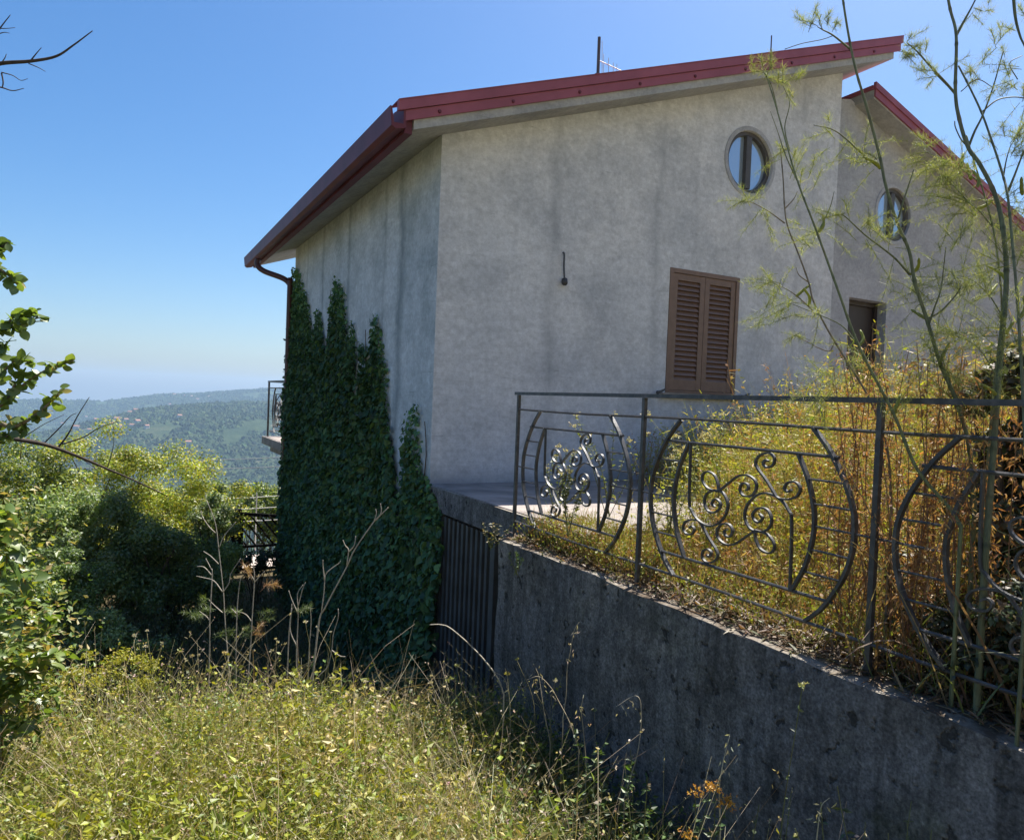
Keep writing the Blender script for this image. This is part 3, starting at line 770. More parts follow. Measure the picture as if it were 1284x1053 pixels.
# soil bed behind the wall
mb = MB(); xs = np.concatenate([[X0+.20], np.linspace(X0+.26, 13, 60)]); ys = np.linspace(-3, 3.70, 45)
def bed_z(x, y): return -.975 + .10*np.clip((x-2.6)/1.5, 0, 1) + .03*fsum(x, y, 60, 2.3, 3)
gx, gy = np.meshgrid(xs, ys, indexing='ij'); gz_ = bed_z(gx, gy)
P = np.stack([gx, gy, gz_], -1); m = len(ys)
i, j = np.meshgrid(np.arange(len(xs)-1), np.arange(m-1), indexing='ij'); a = (i*m+j).ravel()
mb.add(P.reshape(-1, 3), np.concatenate([np.stack([a, a+m, a+m+1], 1), np.stack([a, a+m+1, a+1], 1)]))
tag(mb.build('terrace_soil', MAT['soil'], smooth=True), kind='structure')

# ------------------------------------------------------------------ the railing
RXP = 2.42
rail = thing('iron_railing', 'black wrought iron railing with scrollwork hoops on the concrete wall', 'railing', (RXP, 2.3, -.94))
POSTS = [4.367, 3.003, 1.661, .319, -1.023]
for y in POSTS:
    mb = MB(); box(mb, RXP-.0105, RXP+.0105, y-.0105, y+.0105, -.96, .045); mb.build('post', MAT['iron'], rail)
mb = MB(); box(mb, RXP-.020, RXP+.020, POSTS[-1]-.02, POSTS[0]+.03, .046, .066); mb.build('handrail', MAT['iron'], rail)
for z in (-.055, -.830):
    mb = MB(); tube(mb, [(RXP, y, z+.004*math.sin(y*3)) for y in np.linspace(POSTS[0], POSTS[-1], 20)], .0072, .0072, 6); mb.build('rail', MAT['iron'], rail)
for k in range(4):
    pc = (POSTS[k]+POSTS[k+1])/2
    for n_, me in DESIGN:
        o = link(n_, me, rail); o.location = (RXP, pc, PC[1])


# ------------------------------------------------------------------ end gate, fence, cables
YG = 13.5
eg = thing('garden_gate', 'low dark gate with diagonal slats at the far corner of the house', 'gate', (2.2, YG, -3.3))
mb = MB(); box(mb, 1.77, 1.93, YG-.06, YG+.08, -3.4, -2.10); mb.build('gate_post', MAT['gate'], eg)
mb = MB(); box(mb, 2.60, 2.74, YG-.06, YG+.08, -3.4, -2.16); mb.build('gate_post', MAT['gate'], eg)
mb = MB(); hexa(mb, [(1.935,YG-.02,-2.22),(2.595,YG-.02,-2.29),(2.595,YG+.02,-2.29),(1.935,YG+.02,-2.22),(1.935,YG-.02,-2.16),(2.595,YG-.02,-2.23),(2.595,YG+.02,-2.23),(1.935,YG+.02,-2.16)]); mb.build('top_rail', MAT['gate'], eg)
mb = MB(); box(mb, 1.935, 2.595, YG-.02, YG+.02, -2.80, -2.755); mb.build('bottom_rail', MAT['gate'], eg)
for x in (1.94, 2.57):
    mb = MB(); box(mb, x, x+.03, YG-.018, YG+.018, -3.2, -2.24); mb.build('stile', MAT['gate'], eg)
for k in range(7):
    xa, za = 1.62+k*.155, -2.225; xb, zb = xa+.42, -2.77
    t0 = max(0.0, (1.965-xa)/.42); t1 = min(1.0, (2.575-xa)/.42)
    if t1 <= t0+.05: continue
    mb = MB(); tube(mb, [(xa+.42*t0, YG-.025, za-.545*t0), (xa+.42*t1, YG-.025, za-.545*t1)], .017, .017, 4); mb.build('slat', MAT['gate'], eg)
wf = thing('wire_fence', 'thin pale wire fence strung behind the garden gate', 'fence', (1.8, 17, -3.5))
for px in (258, 277, 322, 352):
    p = onY(px, 618 if px != 277 else 626, 17.0); mb = MB(); tube(mb, [(p[0], 17, -3.6), p], .014, .014, 5); mb.build('fence_post', MAT['wire'], wf)
for a, b in (((240, 626), (370, 620)), ((240, 640), (370, 634)), ((240, 655), (370, 650))):
    pa, pb = onY(*a, 17.0), onY(*b, 17.0)
    mb = MB(); tube(mb, [pa, (pa+pb)/2-A([0, 0, .02]), pb], .006, .006, 4); mb.build('strand', MAT['wire'], wf)
for nm, y0, y1, lab in (('a', 579, 571, 'upper of two pale cables hanging over the valley beside the house'), ('b', 590, 583, 'lower of two pale cables hanging over the valley beside the house')):
    pa, pb = at(200, y0, 34), at(420, y1, 30); d = pb-pa
    t = np.linspace(-1.2, 2.2, 24)
    P = pa[None]+d[None]*t[:, None]; P[:, 2] += .25*((t-.5)**2)
    mb = MB(); tube(mb, P, .017, .017, 5); tag(mb.build('power_cable', MAT['wire']), lab, 'cable', 'cables over the valley')

# ------------------------------------------------------------------ ivy
def inpoly(px, py, poly):
    ins = np.zeros(len(px), bool); n = len(poly)
    for i in range(n):
        x1, y1 = poly[i]; x2, y2 = poly[(i+1) % n]
        c = ((y1 > py) != (y2 > py)) & (px < (x2-x1)*(py-y1)/(y2-y1+1e-12)+x1); ins ^= c
    return ins
def project(P):
    k = P@FWD; return PW/2+FPX*(P@RIGHT)/k, PH/2-FPX*(P@UP)/k
IVY_OUT = [(352,900),(355,600),(361,420),(365,350),(369,338),(374,336),(379,350),(389,382),(395,436),(400,386),(406,405),(412,458),(416,440),(419,370),(424,350),(430,360),(434,368),(438,470),(441,412),(445,399),(449,440),(447,500),(451,530),(455,480),(457,423),(461,440),(465,482),(467,430),(470,405),(473,393),(478,410),(482,440),(486,448),(488,505),(492,545),(497,580),(503,640),(508,640),(511,545),(513,506),(516,560),(521,515),(526,498),(528,540),(531,588),(540,604),(548,618),(556,634),(558,690),(552,760),(546,880),(530,930)]
ivy = thing('ivy', 'dark green ivy climbing the shaded side wall of the house', 'ivy', (X0-.05, 8, -3.2))
def make_ivy():
    n = 90000
    y = rng.uniform(4.55, YB+.12, n); z = rng.uniform(-3.25, 2.3, n)
    P = np.stack([np.full(n, X0), y, z], 1); px, py = project(P)
    jit = 2.6
    k = inpoly(px+rng.normal(size=n)*jit*.5, py+rng.normal(size=n)*jit, IVY_OUT)
    P = P[k]; py = py[k]; px = px[k]; n = len(P)
    # clumpy depth: thick at the foot, a single layer at the tips
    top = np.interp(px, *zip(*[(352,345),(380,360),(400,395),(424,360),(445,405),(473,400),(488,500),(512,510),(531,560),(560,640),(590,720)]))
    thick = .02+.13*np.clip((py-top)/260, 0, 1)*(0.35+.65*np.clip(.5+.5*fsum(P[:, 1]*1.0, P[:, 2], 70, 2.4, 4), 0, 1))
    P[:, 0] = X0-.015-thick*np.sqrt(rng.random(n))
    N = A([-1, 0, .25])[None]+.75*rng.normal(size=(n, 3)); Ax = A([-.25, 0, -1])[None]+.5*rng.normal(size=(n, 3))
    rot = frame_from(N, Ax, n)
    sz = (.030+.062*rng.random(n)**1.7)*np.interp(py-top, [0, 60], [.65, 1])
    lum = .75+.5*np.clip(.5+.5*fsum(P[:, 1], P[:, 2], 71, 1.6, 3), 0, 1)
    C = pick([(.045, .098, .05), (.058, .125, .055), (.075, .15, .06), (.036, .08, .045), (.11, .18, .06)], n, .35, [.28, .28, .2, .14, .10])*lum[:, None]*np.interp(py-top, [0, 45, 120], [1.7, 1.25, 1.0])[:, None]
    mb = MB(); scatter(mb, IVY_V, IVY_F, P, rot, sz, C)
    # fringe hanging past the far corner
    m = 200; zz = rng.uniform(-3.2, 1.0, m); Q = np.stack([X0-.03-.09*rng.random(m)**2, YB+.05*rng.random(m), zz], 1)
    scatter(mb, IVY_V, IVY_F, Q, rotmats(m), rng.uniform(.05, .09, m), pick([(.03, .075, .03), (.05, .1, .04)], m))
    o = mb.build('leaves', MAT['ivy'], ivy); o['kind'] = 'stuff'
    mb = MB()
    for y0, y1, z1 in ((11.2, 11.1, 1.7), (10.4, 10.2, 1.1), (9.6, 9.1, 1.4), (8.7, 8.3, .7), (7.6, 7.5, .8), (7.1, 6.9, -.4), (6.3, 6.1, -.2), (5.9, 5.75, -.1)):
        t = np.linspace(0, 1, 22); zz = -3.2+(z1+3.1)*t
        tube(mb, np.stack([X0-.02+0*t-.01*np.sin(t*19), y0+(y1-y0)*t+.05*np.sin(t*13+y0), zz], 1), .02, .004, 5, (.09, .065, .045))
    mb.build('stem', MAT['stem'], ivy)
make_ivy()

# ------------------------------------------------------------------ bushes and trees behind
def bush(name, label, cat, c, rad, nclump, nleaf, leaf, cols, ground, group=None, seed=0, cluster=.30, weights=None, tmpl=(RHOMB_V, RHOMB_F), droop=0.0, flat=0.0):
    rg = np.random.default_rng(seed); c = np.asarray(c, float); rad = np.asarray(rad, float)
    t = thing(name, label, cat, (c[0], c[1], ground), group)
    u = rg.normal(size=(nclump, 3)); u /= np.linalg.norm(u, axis=1)[:, None]
    rr = rg.random(nclump)**.38
    cc = u*rr[:, None]*(1+.16*rg.normal(size=(nclump, 1)))
    per = rg.multinomial(nleaf, np.ones(nclump)/nclump)
    idx = np.repeat(np.arange(nclump), per)
    v = rg.normal(size=(nleaf, 3)); v /= np.linalg.norm(v, axis=1)[:, None]
    cr = cluster*rg.uniform(.6, 1.35, nclump)
    off = v*(cr[idx]*rg.random(nleaf)**.45)[:, None]
    off[:, 2] *= .75
    P = c+cc[idx]*rad+off*rad.mean()
    P[:, 2] = np.maximum(P[:, 2], ground+.03)
    N = v*.8+A([0, 0, .55-flat])+.55*rg.normal(size=(nleaf, 3))
    rot = frame_from(N, v+.8*rg.normal(size=(nleaf, 3))+A([0, 0, -droop]), nleaf)
    cl = 1+.30*rg.normal(size=(nclump, 1))*.6
    C = pick(cols, nleaf, .3, weights, rg)*np.clip(cl[idx], .6, 1.5)
    mb = MB(); scatter(mb, *tmpl, P, rot, rg.uniform(.7, 1.35, nleaf)*leaf, C)
    o = mb.build('crown', MAT['leaf'], t); o['kind'] = 'stuff'
    mb = MB(); base = A([c[0], c[1], ground-.1])
    for k in rg.choice(nclump, min(nclump, 26), replace=False):
        tip = c+cc[k]*rad; b = base+A([rg.normal()*.15*rad[0], rg.normal()*.15*rad[1], 0])
        midp = (b+tip)/2+rg.normal(size=3)*.08*rad
        tube(mb, smooth_line([b, midp, tip], 4), .035*rad[2], .006, 5, (.085, .066, .05))
    mb.build('trunk', MAT['stem'], t)
    return t
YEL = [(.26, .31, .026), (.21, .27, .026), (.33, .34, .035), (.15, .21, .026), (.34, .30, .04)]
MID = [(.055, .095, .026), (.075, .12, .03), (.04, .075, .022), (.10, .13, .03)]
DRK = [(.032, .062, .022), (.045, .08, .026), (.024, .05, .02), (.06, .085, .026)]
BG = 'bushes behind the meadow'
p = at(150, 640, 13.6); bush('bush', 'large rounded bush with sunlit yellow green top below the valley view', 'bush', p, (1.95, 1.7, 1.5), 170, 70000, .050, YEL, -3.5, BG, 1, .20)
p = at(20, 628, 12.6); bush('bush', 'yellow green bush with sunlit top under the bare branch', 'bush', p, (1.25, 1.2, 1.15), 90, 34000, .050, YEL[1:4]+MID[:2], -3.4, BG, 2, .22)
p = at(-95, 620, 11.5); bush('bush', 'sunlit bush cut by the picture edge below the leafy tree', 'bush', p, (1.2, 1.2, 1.2), 60, 16000, .05, YEL[1:4]+MID[:2], -3.4, BG, 3, .24)
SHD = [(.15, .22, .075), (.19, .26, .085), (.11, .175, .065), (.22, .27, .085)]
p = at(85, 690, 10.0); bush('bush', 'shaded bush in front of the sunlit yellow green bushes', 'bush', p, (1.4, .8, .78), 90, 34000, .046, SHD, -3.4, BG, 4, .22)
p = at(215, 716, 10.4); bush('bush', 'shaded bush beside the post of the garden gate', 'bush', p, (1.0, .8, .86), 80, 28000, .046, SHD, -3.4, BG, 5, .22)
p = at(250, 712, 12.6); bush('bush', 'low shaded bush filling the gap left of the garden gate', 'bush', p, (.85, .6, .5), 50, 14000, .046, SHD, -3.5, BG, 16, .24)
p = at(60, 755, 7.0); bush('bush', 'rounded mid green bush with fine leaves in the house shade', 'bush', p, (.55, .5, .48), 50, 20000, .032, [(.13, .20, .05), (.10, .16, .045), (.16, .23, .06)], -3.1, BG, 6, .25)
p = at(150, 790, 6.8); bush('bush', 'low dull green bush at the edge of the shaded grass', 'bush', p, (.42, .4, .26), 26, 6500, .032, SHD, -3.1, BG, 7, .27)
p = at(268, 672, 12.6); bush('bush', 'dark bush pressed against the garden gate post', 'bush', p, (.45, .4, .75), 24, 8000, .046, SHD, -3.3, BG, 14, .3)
TG = 'trees below the driveway'
for i, (px, py, f, r, lab) in enumerate(((322, 640, 24, (1.4, 1.3, .75), 'small sunlit tree seen right above the garden gate'), (285, 628, 26, (1.2, 1.2, .8), 'sunlit tree between the yellow bush and the garden gate'), (362, 640, 23, (1.2, 1.2, .9), 'sunlit tree cut off by the ivy corner of the house'), (245, 640, 30, (1.6, 1.5, 1.3), 'tree top half hidden behind the large yellow green bush'))):
    p = at(px, py, f); bush('tree', lab, 'tree', p, r, 40, 9000, .095, MID+YEL[:2], float(near_z(p[0], p[1])), TG, 30+i, .3)
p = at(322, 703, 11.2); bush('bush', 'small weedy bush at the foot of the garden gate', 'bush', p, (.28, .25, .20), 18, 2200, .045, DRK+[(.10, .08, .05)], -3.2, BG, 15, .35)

# ------------------------------------------------------------------ meadow
def meadow():
    mb = MB()
    def region(n, x0, x1, y0, y1, cond=None):
        x = rng.uniform(x0, x1, n); y = rng.uniform(y0, y1, n)
        if cond is not None:
            k = cond(x, y); x, y = x[k], y[k]
        return np.stack([x, y, ground_z(x, y)], 1)
    far = lambda x, y: (np.hypot(x, y) > 1.55) & (x < X0-.03)
    GR = [(.19, .205, .045), (.24, .24, .06), (.14, .17, .045), (.30, .265, .09), (.36, .30, .15), (.42, .35, .2), (.19, .21, .06)]
    def stand(base, h, lean, wid, cols, wts, leaf_n, leaf_s, leafcols, leafw, seed, tmpl=(RHOMB_V, RHOMB_F)):
        n = len(base)
        ang = rng.random(n)*6.28; L = h*lean*rng.random(n)
        tip = base+np.stack([np.cos(ang)*L, np.sin(ang)*L, h*np.sqrt(np.clip(1-(lean*.6)**2, .1, 1))*np.ones(n)], 1)
        bend = np.stack([-np.cos(ang)*L*.3, -np.sin(ang)*L*.3, h*.12], 1)+rng.normal(size=(n, 3))*h[:, None]*.06
        P = blades(mb, base, tip, bend, wid, pick(cols, n, .25, wts), 4)
        if leaf_n:
            idx = np.repeat(np.arange(n), leaf_n); m = len(idx)
            t = rng.random(m)**.7*.95+.05
            s = t*4; i0 = np.minimum(s.astype(int), 3); fr = (s-i0)[:, None]
            Q = P[idx, i0]*(1-fr)+P[idx, i0+1]*fr
            d = rng.normal(size=(m, 3))*A([1, 1, .6])+A([0, 0, .35])
            rot = frame_from(rng.normal(size=(m, 3))*.8+A([0, 0, .8]), d, m)
            scatter(mb, *tmpl, Q, rot, rng.uniform(.55, 1.4, m)*leaf_s, pick(leafcols, m, .3, leafw))
        return P
    lush = lambda x, y: np.clip(.5+.5*fsum(x, y, 90, 1.7, 3) + .45*np.clip(-.2-x, 0, 1), 0, 1)
    vis = lambda x, y: far(x, y) & (y > -.2+abs(x)*.25) & ((x < 1.6) | (y > 2.9) | (rng.random(len(x)) < .22))
    wallfree = lambda x, y: (x < 1.45) | (y > 2.9) | (rng.random(len(x)) < .22)
    patch = lambda x, y: np.clip(.24+.55*fsum(x, y, 97, 2.3, 3)-.5*np.clip(-.35-x, 0, 1), 0, 1)                # dry (1) or green (0)
    hum = lambda x, y: np.clip(1.0+.6*fsum(x, y, 98, 3.1, 3), .35, 1.7)
    DRYC = [(.44, .36, .20), (.38, .30, .16), (.50, .42, .27), (.33, .25, .13), (.30, .28, .10)]
    # dense understorey
    for q, (n_, cols, lc, tm, ls) in enumerate(((11000, GR[:4], GR[:4]+[(.22, .24, .035)], (RHOMB_V*A([.55, 1.5, 1.2]), RHOMB_F), .018), (13000, DRYC, DRYC+[(.26, .25, .07)], (THIN_V, THIN_F), .028))):
        b = region(n_, -3.6, X0, .8, 4.9, vis); pt = patch(b[:, 0], b[:, 1]); k = rng.random(len(b)) < (.25+.75*(pt if q else 1-pt)); b = b[k]
        h = rng.uniform(.16, .36, len(b))*hum(b[:, 0], b[:, 1])
        stand(b, h, .8, .0032, cols, None, 8, ls, lc, None, 1, tm)
    # leafy weeds, greener on the left
    b = region(9000, -3.6, X0, .9, 4.6, vis); k = rng.random(len(b)) < .10+.9*lush(b[:, 0], b[:, 1])*(1-.6*patch(b[:, 0], b[:, 1])); b = b[k]; h = rng.uniform(.25, .5, len(b))*hum(b[:, 0], b[:, 1])
    stand(b, h, .55, .0032, GR[:4], None, 15, .017, [(.24, .265, .03), (.30, .30, .035), (.18, .22, .035), (.34, .31, .06), (.12, .17, .03)], None, 2)
    # fine dry stems
    b = region(13000, -3.6, X0, .9, 4.75, vis); h = rng.uniform(.25, .60, len(b))*hum(b[:, 0], b[:, 1])
    P = stand(b, h, .9, .0024, [(.40, .33, .19), (.33, .28, .14), (.50, .42, .28), (.28, .26, .09)], None, 4, .017, [(.46, .39, .22), (.33, .31, .12), (.52, .44, .29)], None, 3, (THIN_V, THIN_F))
    tips = P[:, -1]; k = rng.random(len(tips)) < .5; q = tips[k]
    for s in range(3):
        scatter(mb, RHOMB_V, RHOMB_F, q+rng.normal(size=q.shape)*.004, rotmats(len(q)), rng.uniform(.008, .018, len(q)), pick([(.46, .38, .25), (.38, .33, .17), (.5, .42, .32), (.42, .28, .25)], len(q), .25))
    # weeds standing in clumps
    nc = 330; cx = rng.uniform(-3.2, X0-.15, nc); cy2 = rng.uniform(1.5, 4.5, nc); k = vis(cx, cy2); cx, cy2 = cx[k], cy2[k]
    for x_, y_ in zip(cx, cy2):
        m_ = int(rng.integers(14, 42)); r_ = rng.uniform(.04, .13); xx = x_+rng.normal(size=m_)*r_; yy = y_+rng.normal(size=m_)*r_; xx = np.minimum(xx, X0-.04)
        b = np.stack([xx, yy, ground_z(xx, yy)], 1); hh = rng.uniform(.26, .60)*rng.uniform(.6, 1.1, m_)
        base_c = A([(.25, .275, .03), (.30, .30, .035), (.20, .245, .04), (.14, .20, .035), (.36, .30, .10), (.10, .16, .035), (.42, .35, .2)][rng.choice(7, p=[.28, .22, .18, .15, .06, .08, .03])])
        big = rng.random()
        stand(b, hh, .8, .0034, [tuple(base_c*.9), tuple(base_c*.75)], None, 13, .015+.028*big, [tuple(base_c), tuple(base_c*.8), tuple(base_c*1.2)], None, 9, (LEAF_V, LEAF_F) if big > .6 else ((THIN_V*A([1.3, 1.7, 1]), THIN_F) if big < .3 else (RHOMB_V, RHOMB_F)))
    # coarse grass blades arching over
    b = region(5200, -3.6, X0, .9, 4.6, vis); h = rng.uniform(.25, .55, len(b))
    stand(b, h, 1.2, .0055, [(.19, .24, .05), (.26, .27, .07), (.38, .33, .16)], None, 0, 0, None, None, 8)
    # tangled long straws
    b = region(4200, -3.4, X0-.1, .9, 4.6, vis); h = rng.uniform(.4, .85, len(b))
    stand(b, h, 1.05, .003, [(.46, .37, .22), (.36, .3, .16), (.3, .22, .13)], None, 0, 0, None, None, 4)
    # greener, lusher growth along the foot of the wall
    b = region(1500, X0-.75, X0-.04, 2.3, 4.5, far); h = rng.uniform(.2, .5, len(b))
    stand(b, h, .4, .0035, [(.06, .10, .03), (.10, .13, .04), (.26, .2, .11)], None, 12, .026, [(.06, .115, .03), (.085, .14, .035), (.13, .16, .04), (.17, .14, .06)], None, 5, (LEAF_V, LEAF_F))
    # shaded tall grass beyond the bank
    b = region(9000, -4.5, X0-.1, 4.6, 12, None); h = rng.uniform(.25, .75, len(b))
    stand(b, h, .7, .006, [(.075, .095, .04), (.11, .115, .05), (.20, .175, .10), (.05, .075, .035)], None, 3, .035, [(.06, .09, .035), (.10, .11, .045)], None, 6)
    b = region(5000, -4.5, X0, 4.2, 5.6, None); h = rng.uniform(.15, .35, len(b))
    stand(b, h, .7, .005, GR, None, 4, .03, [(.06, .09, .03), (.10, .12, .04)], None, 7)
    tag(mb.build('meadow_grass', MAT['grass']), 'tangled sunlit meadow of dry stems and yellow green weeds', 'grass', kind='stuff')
meadow()

# ------------------------------------------------------------------ weeds on the terrace
def terrace_weeds():
    mb = MB(); n = 22000
    x = rng.uniform(2.66, 8.0, n)**1.0; y = rng.uniform(-.6, 5.9, n)
    k = (y < 3.60) | ((x > 4.6) & (y < 5.9)) | ((x > 3.7) & (y < 4.1)); x, y = x[k], y[k]
    ratio = x/np.maximum(y, .05)
    top = np.interp(ratio, [.60, .75, .92, 1.1, 1.3, 1.7, 3], [-.52, -.32, -.16, .02, .27, .42, .46])
    bz = np.where(y < 3.63, bed_z(x, y), -.795)
    cap = bz+.16+1.05*(x-2.60)
    zt = np.minimum(top, cap)*1.0
    h = np.maximum(.12, (zt-bz))*rng.uniform(.45, 1.12, len(x)); n = len(x)
    base = np.stack([x, y, bz-.02], 1)
    rust = np.clip(.5+.5*fsum(x, y, 95, 1.9, 3)+.55*(ratio-1.15)+.5*np.clip((2.98-x)/.3, 0, 1), 0, 1)
    ang = rng.random(n)*6.28; L = h*.55*rng.random(n)
    tip = base+np.stack([np.cos(ang)*L, np.sin(ang)*L, h], 1)
    cg = pick([(.22, .23, .035), (.17, .20, .035), (.28, .26, .06), (.34, .27, .12)], n, .25); cr = pick([(.27, .14, .06), (.22, .11, .05), (.32, .20, .09), (.38, .28, .15)], n, .25)
    isr = rng.random(n) < np.clip(rust-.2, 0, 1)*.85
    C = np.where(isr[:, None], cr, cg)
    P = blades(mb, base, tip, rng.normal(size=(n, 3))*h[:, None]*.08, .004, C, 4)
    ln = 15; idx = np.repeat(np.arange(n), ln); m = len(idx); s = (rng.random(m)**.6*.97+.03)*4; i0 = np.minimum(s.astype(int), 3); fr = (s-i0)[:, None]
    Q = P[idx, i0]*(1-fr)+P[idx, i0+1]*fr
    d = rng.normal(size=(m, 3))*A([1, 1, .6])+A([0, 0, .3])
    lg = pick([(.29, .31, .035), (.36, .35, .045), (.22, .26, .04), (.40, .35, .08), (.44, .37, .18)], m, .3); lr = pick([(.32, .165, .065), (.26, .125, .055), (.37, .24, .11), (.28, .22, .07)], m, .3)
    C = np.where(isr[idx][:, None], lr, lg)
    fr_ = frame_from(rng.normal(size=(m, 3))*.8+A([0, 0, .7]), d, m); kk = rng.random(m) < .5
    scatter(mb, RHOMB_V, RHOMB_F, Q[kk], fr_[kk], rng.uniform(.4, 1.5, kk.sum())*.022, C[kk])
    kk = ~kk; scatter(mb, THIN_V, THIN_F, Q[kk], fr_[kk], rng.uniform(.5, 1.6, kk.sum())*.042, C[kk])
    # dead litter and moss spilling on the wall top
    m = 17000; xx = X0+.02+.42*rng.random(m)**.8; yy = rng.uniform(-.5, 4.33, m); k = rng.random(m) < np.clip((xx-X0-.02)/.14, .05, 1); xx, yy = xx[k], yy[k]; m = len(xx)
    zz = np.where(xx < X0+.28, -.938, bed_z(xx, yy)+.02)+.05*rng.random(m)**2*np.clip((xx-X0)/.3, .1, 1)
    Q = np.stack([xx, yy, zz], 1)
    scatter(mb, THIN_V, THIN_F, Q, frame_from(A([0, 0, 1])+.35*rng.normal(size=(m, 3)), rng.normal(size=(m, 3)), m), rng.uniform(.03, .11, m)*.9, pick([(.15, .085, .05), (.22, .14, .08), (.10, .062, .042), (.32, .25, .16), (.10, .11, .035)], m, .3))
    # short tufts at the inner edge
    m = 7500; xx = rng.uniform(2.45, 2.85, m); yy = np.where(rng.random(m) < .4, rng.uniform(3.1, 4.1, m), rng.uniform(-.3, 4.3, m)); b = np.stack([xx, yy, np.full(m, -.96)], 1); hh = rng.uniform(.04, .27, m)
    P = blades(mb, b, b+np.stack([rng.normal(size=m)*.06, rng.normal(size=m)*.06, hh], 1), rng.normal(size=(m, 3))*.02, .004, pick([(.25, .14, .07), (.32, .23, .12), (.17, .20, .04), (.22, .24, .045)], m, .25), 3)
    q = np.repeat(P[:, 2], 3, axis=0); q = q+rng.normal(size=q.shape)*.02
    scatter(mb, RHOMB_V, RHOMB_F, q, rotmats(len(q)), rng.uniform(.012, .028, len(q)), pick([(.24, .13, .06), (.30, .22, .1), (.21, .24, .035), (.25, .26, .04)], len(q), .3))
    tag(mb.build('terrace_weeds', MAT['grass']), 'thick mass of rusty dry and yellow green weeds behind the railing', 'weeds', kind='stuff')
terrace_weeds()

# ------------------------------------------------------------------ single plants
def stems_obj(name, lines, parent, mat=None, sides=5, C=(.5, .5, .5)):
    """lines: (points, r0, r1)"""
    for P, r0, r1 in lines:
        mb = MB(); tube(mb, P, r0, r1, sides, C)
        o = mb.build(name, mat or MAT['stem'], parent, True)
    return o
def trace(P, f, n=5, wob=.0):
    """a plant's stem through picture points, each at its own distance"""
    P = np.asarray(P, float); f = np.broadcast_to(np.asarray(f, float), (len(P),))
    return smooth_line(A([at(x, y, ff) for (x, y), ff in zip(P, f)]), n)
def to_ground(p, dx=0.0, dy=0.0):
    g = A([p[0]+dx, p[1]+dy, 0.0]); g[2] = float(ground_z(g[0], g[1]))-.03; return g

# dead tree at the left edge: trunk outside the picture, two bare branches reaching in
dt = thing('dead_tree', 'bare dark leafless tree whose dry branches reach in at the left edge', 'tree', (-1.95, 3.1, -2.1))
F_ = 3.6
tr0 = at(-330, 900, F_); tr0 = to_ground(tr0)
trunk = smooth_line(A([tr0, at(-320, 700, F_), at(-290, 520, F_), at(-260, 330, F_), at(-230, 150, F_), at(-200, -60, F_)]), 5)
stems_obj('trunk', [(trunk, .07, .025)], dt, MAT['bark'], 8)
BR = [([(-245, 230), (-120, 120), (-30, 90), (0, 80), (38, 77), (70, 71), (92, 57), (116, 39)], .016, .0025),
      ([(38, 77), (45, 68), (52, 60)], .004, .0015), ([(36, 80), (48, 85), (57, 90)], .003, .0012),
      ([(-20, 105), (2, 110), (16, 114), (30, 111)], .005, .0015), ([(2, 92), (4, 103), (3, 110)], .004, .003), ([(2, 91), (16, 95), (26, 101), (35, 99)], .003, .0012),
      ([(-30, 90), (-8, 48), (2, 33), (13, 19)], .006, .0018), ([(0, 36), (9, 36), (19, 35)], .0025, .0012), ([(-5, 44), (5, 41), (12, 42)], .003, .0012), ([(2, 79), (6, 73), (8, 68)], .003, .0015)]
for P, a, b in BR[:1]: stems_obj('branch', [(trace(P, F_), a, b)], dt, MAT['bark'], 6)
stems_obj('twig', [(trace(P, F_), a, b) for P, a, b in BR[1:]], dt, MAT['bark'], 5)
BR2 = [([(-270, 400), (-120, 510), (-40, 538), (0, 547), (55, 557), (95, 571), (135, 588), (168, 602), (210, 622)], .020, .003),
       ([(72, 562), (85, 545), (97, 522), (112, 498)], .006, .0018), ([(78, 557), (105, 548), (125, 536), (150, 528)], .005, .0015), ([(55, 556), (75, 536), (88, 522), (96, 518)], .004, .0015), ([(30, 548), (55, 532), (80, 520)], .003, .0012),
       ([(95, 571), (110, 580), (125, 592)], .003, .0012), ([(135, 586), (142, 560), (143, 535)], .003, .001)]
stems_obj('branch', [(trace(P, 5.2 if i else np.linspace(F_, 5.2, len(P))), a*1.15, b*1.3) for i, (P, a, b) in enumerate(BR2[:1])], dt, MAT['bark'], 6)
stems_obj('twig', [(trace(P, 5.0), a*1.2, b*1.3) for P, a, b in BR2[1:]], dt, MAT['bark'], 5)

rg = np.random.default_rng(8); more = []
for k in range(16):
    b = trunk[rg.integers(8, len(trunk))]; d = -RIGHT*rg.uniform(.3, 1.0)+FWD*rg.uniform(-.8, .8)+UPV*rg.uniform(.1, .8); L_ = rg.uniform(.5, 1.1)
    m_ = b+d*L_*.5+rg.normal(size=3)*.06; e_ = b+d*L_+rg.normal(size=3)*.1; Q = smooth_line(A([b, m_, e_]), 6)
    more.append((Q, .014, .003))
    for q in range(3):
        w_ = Q[rg.integers(4, len(Q))]; more.append((smooth_line(A([w_, w_+d*.12+rg.normal(size=3)*.08, w_+d*.25+rg.normal(size=3)*.14]), 4), .005, .0015))
stems_obj('side_branch', more, dt, MAT['bark'], 5)

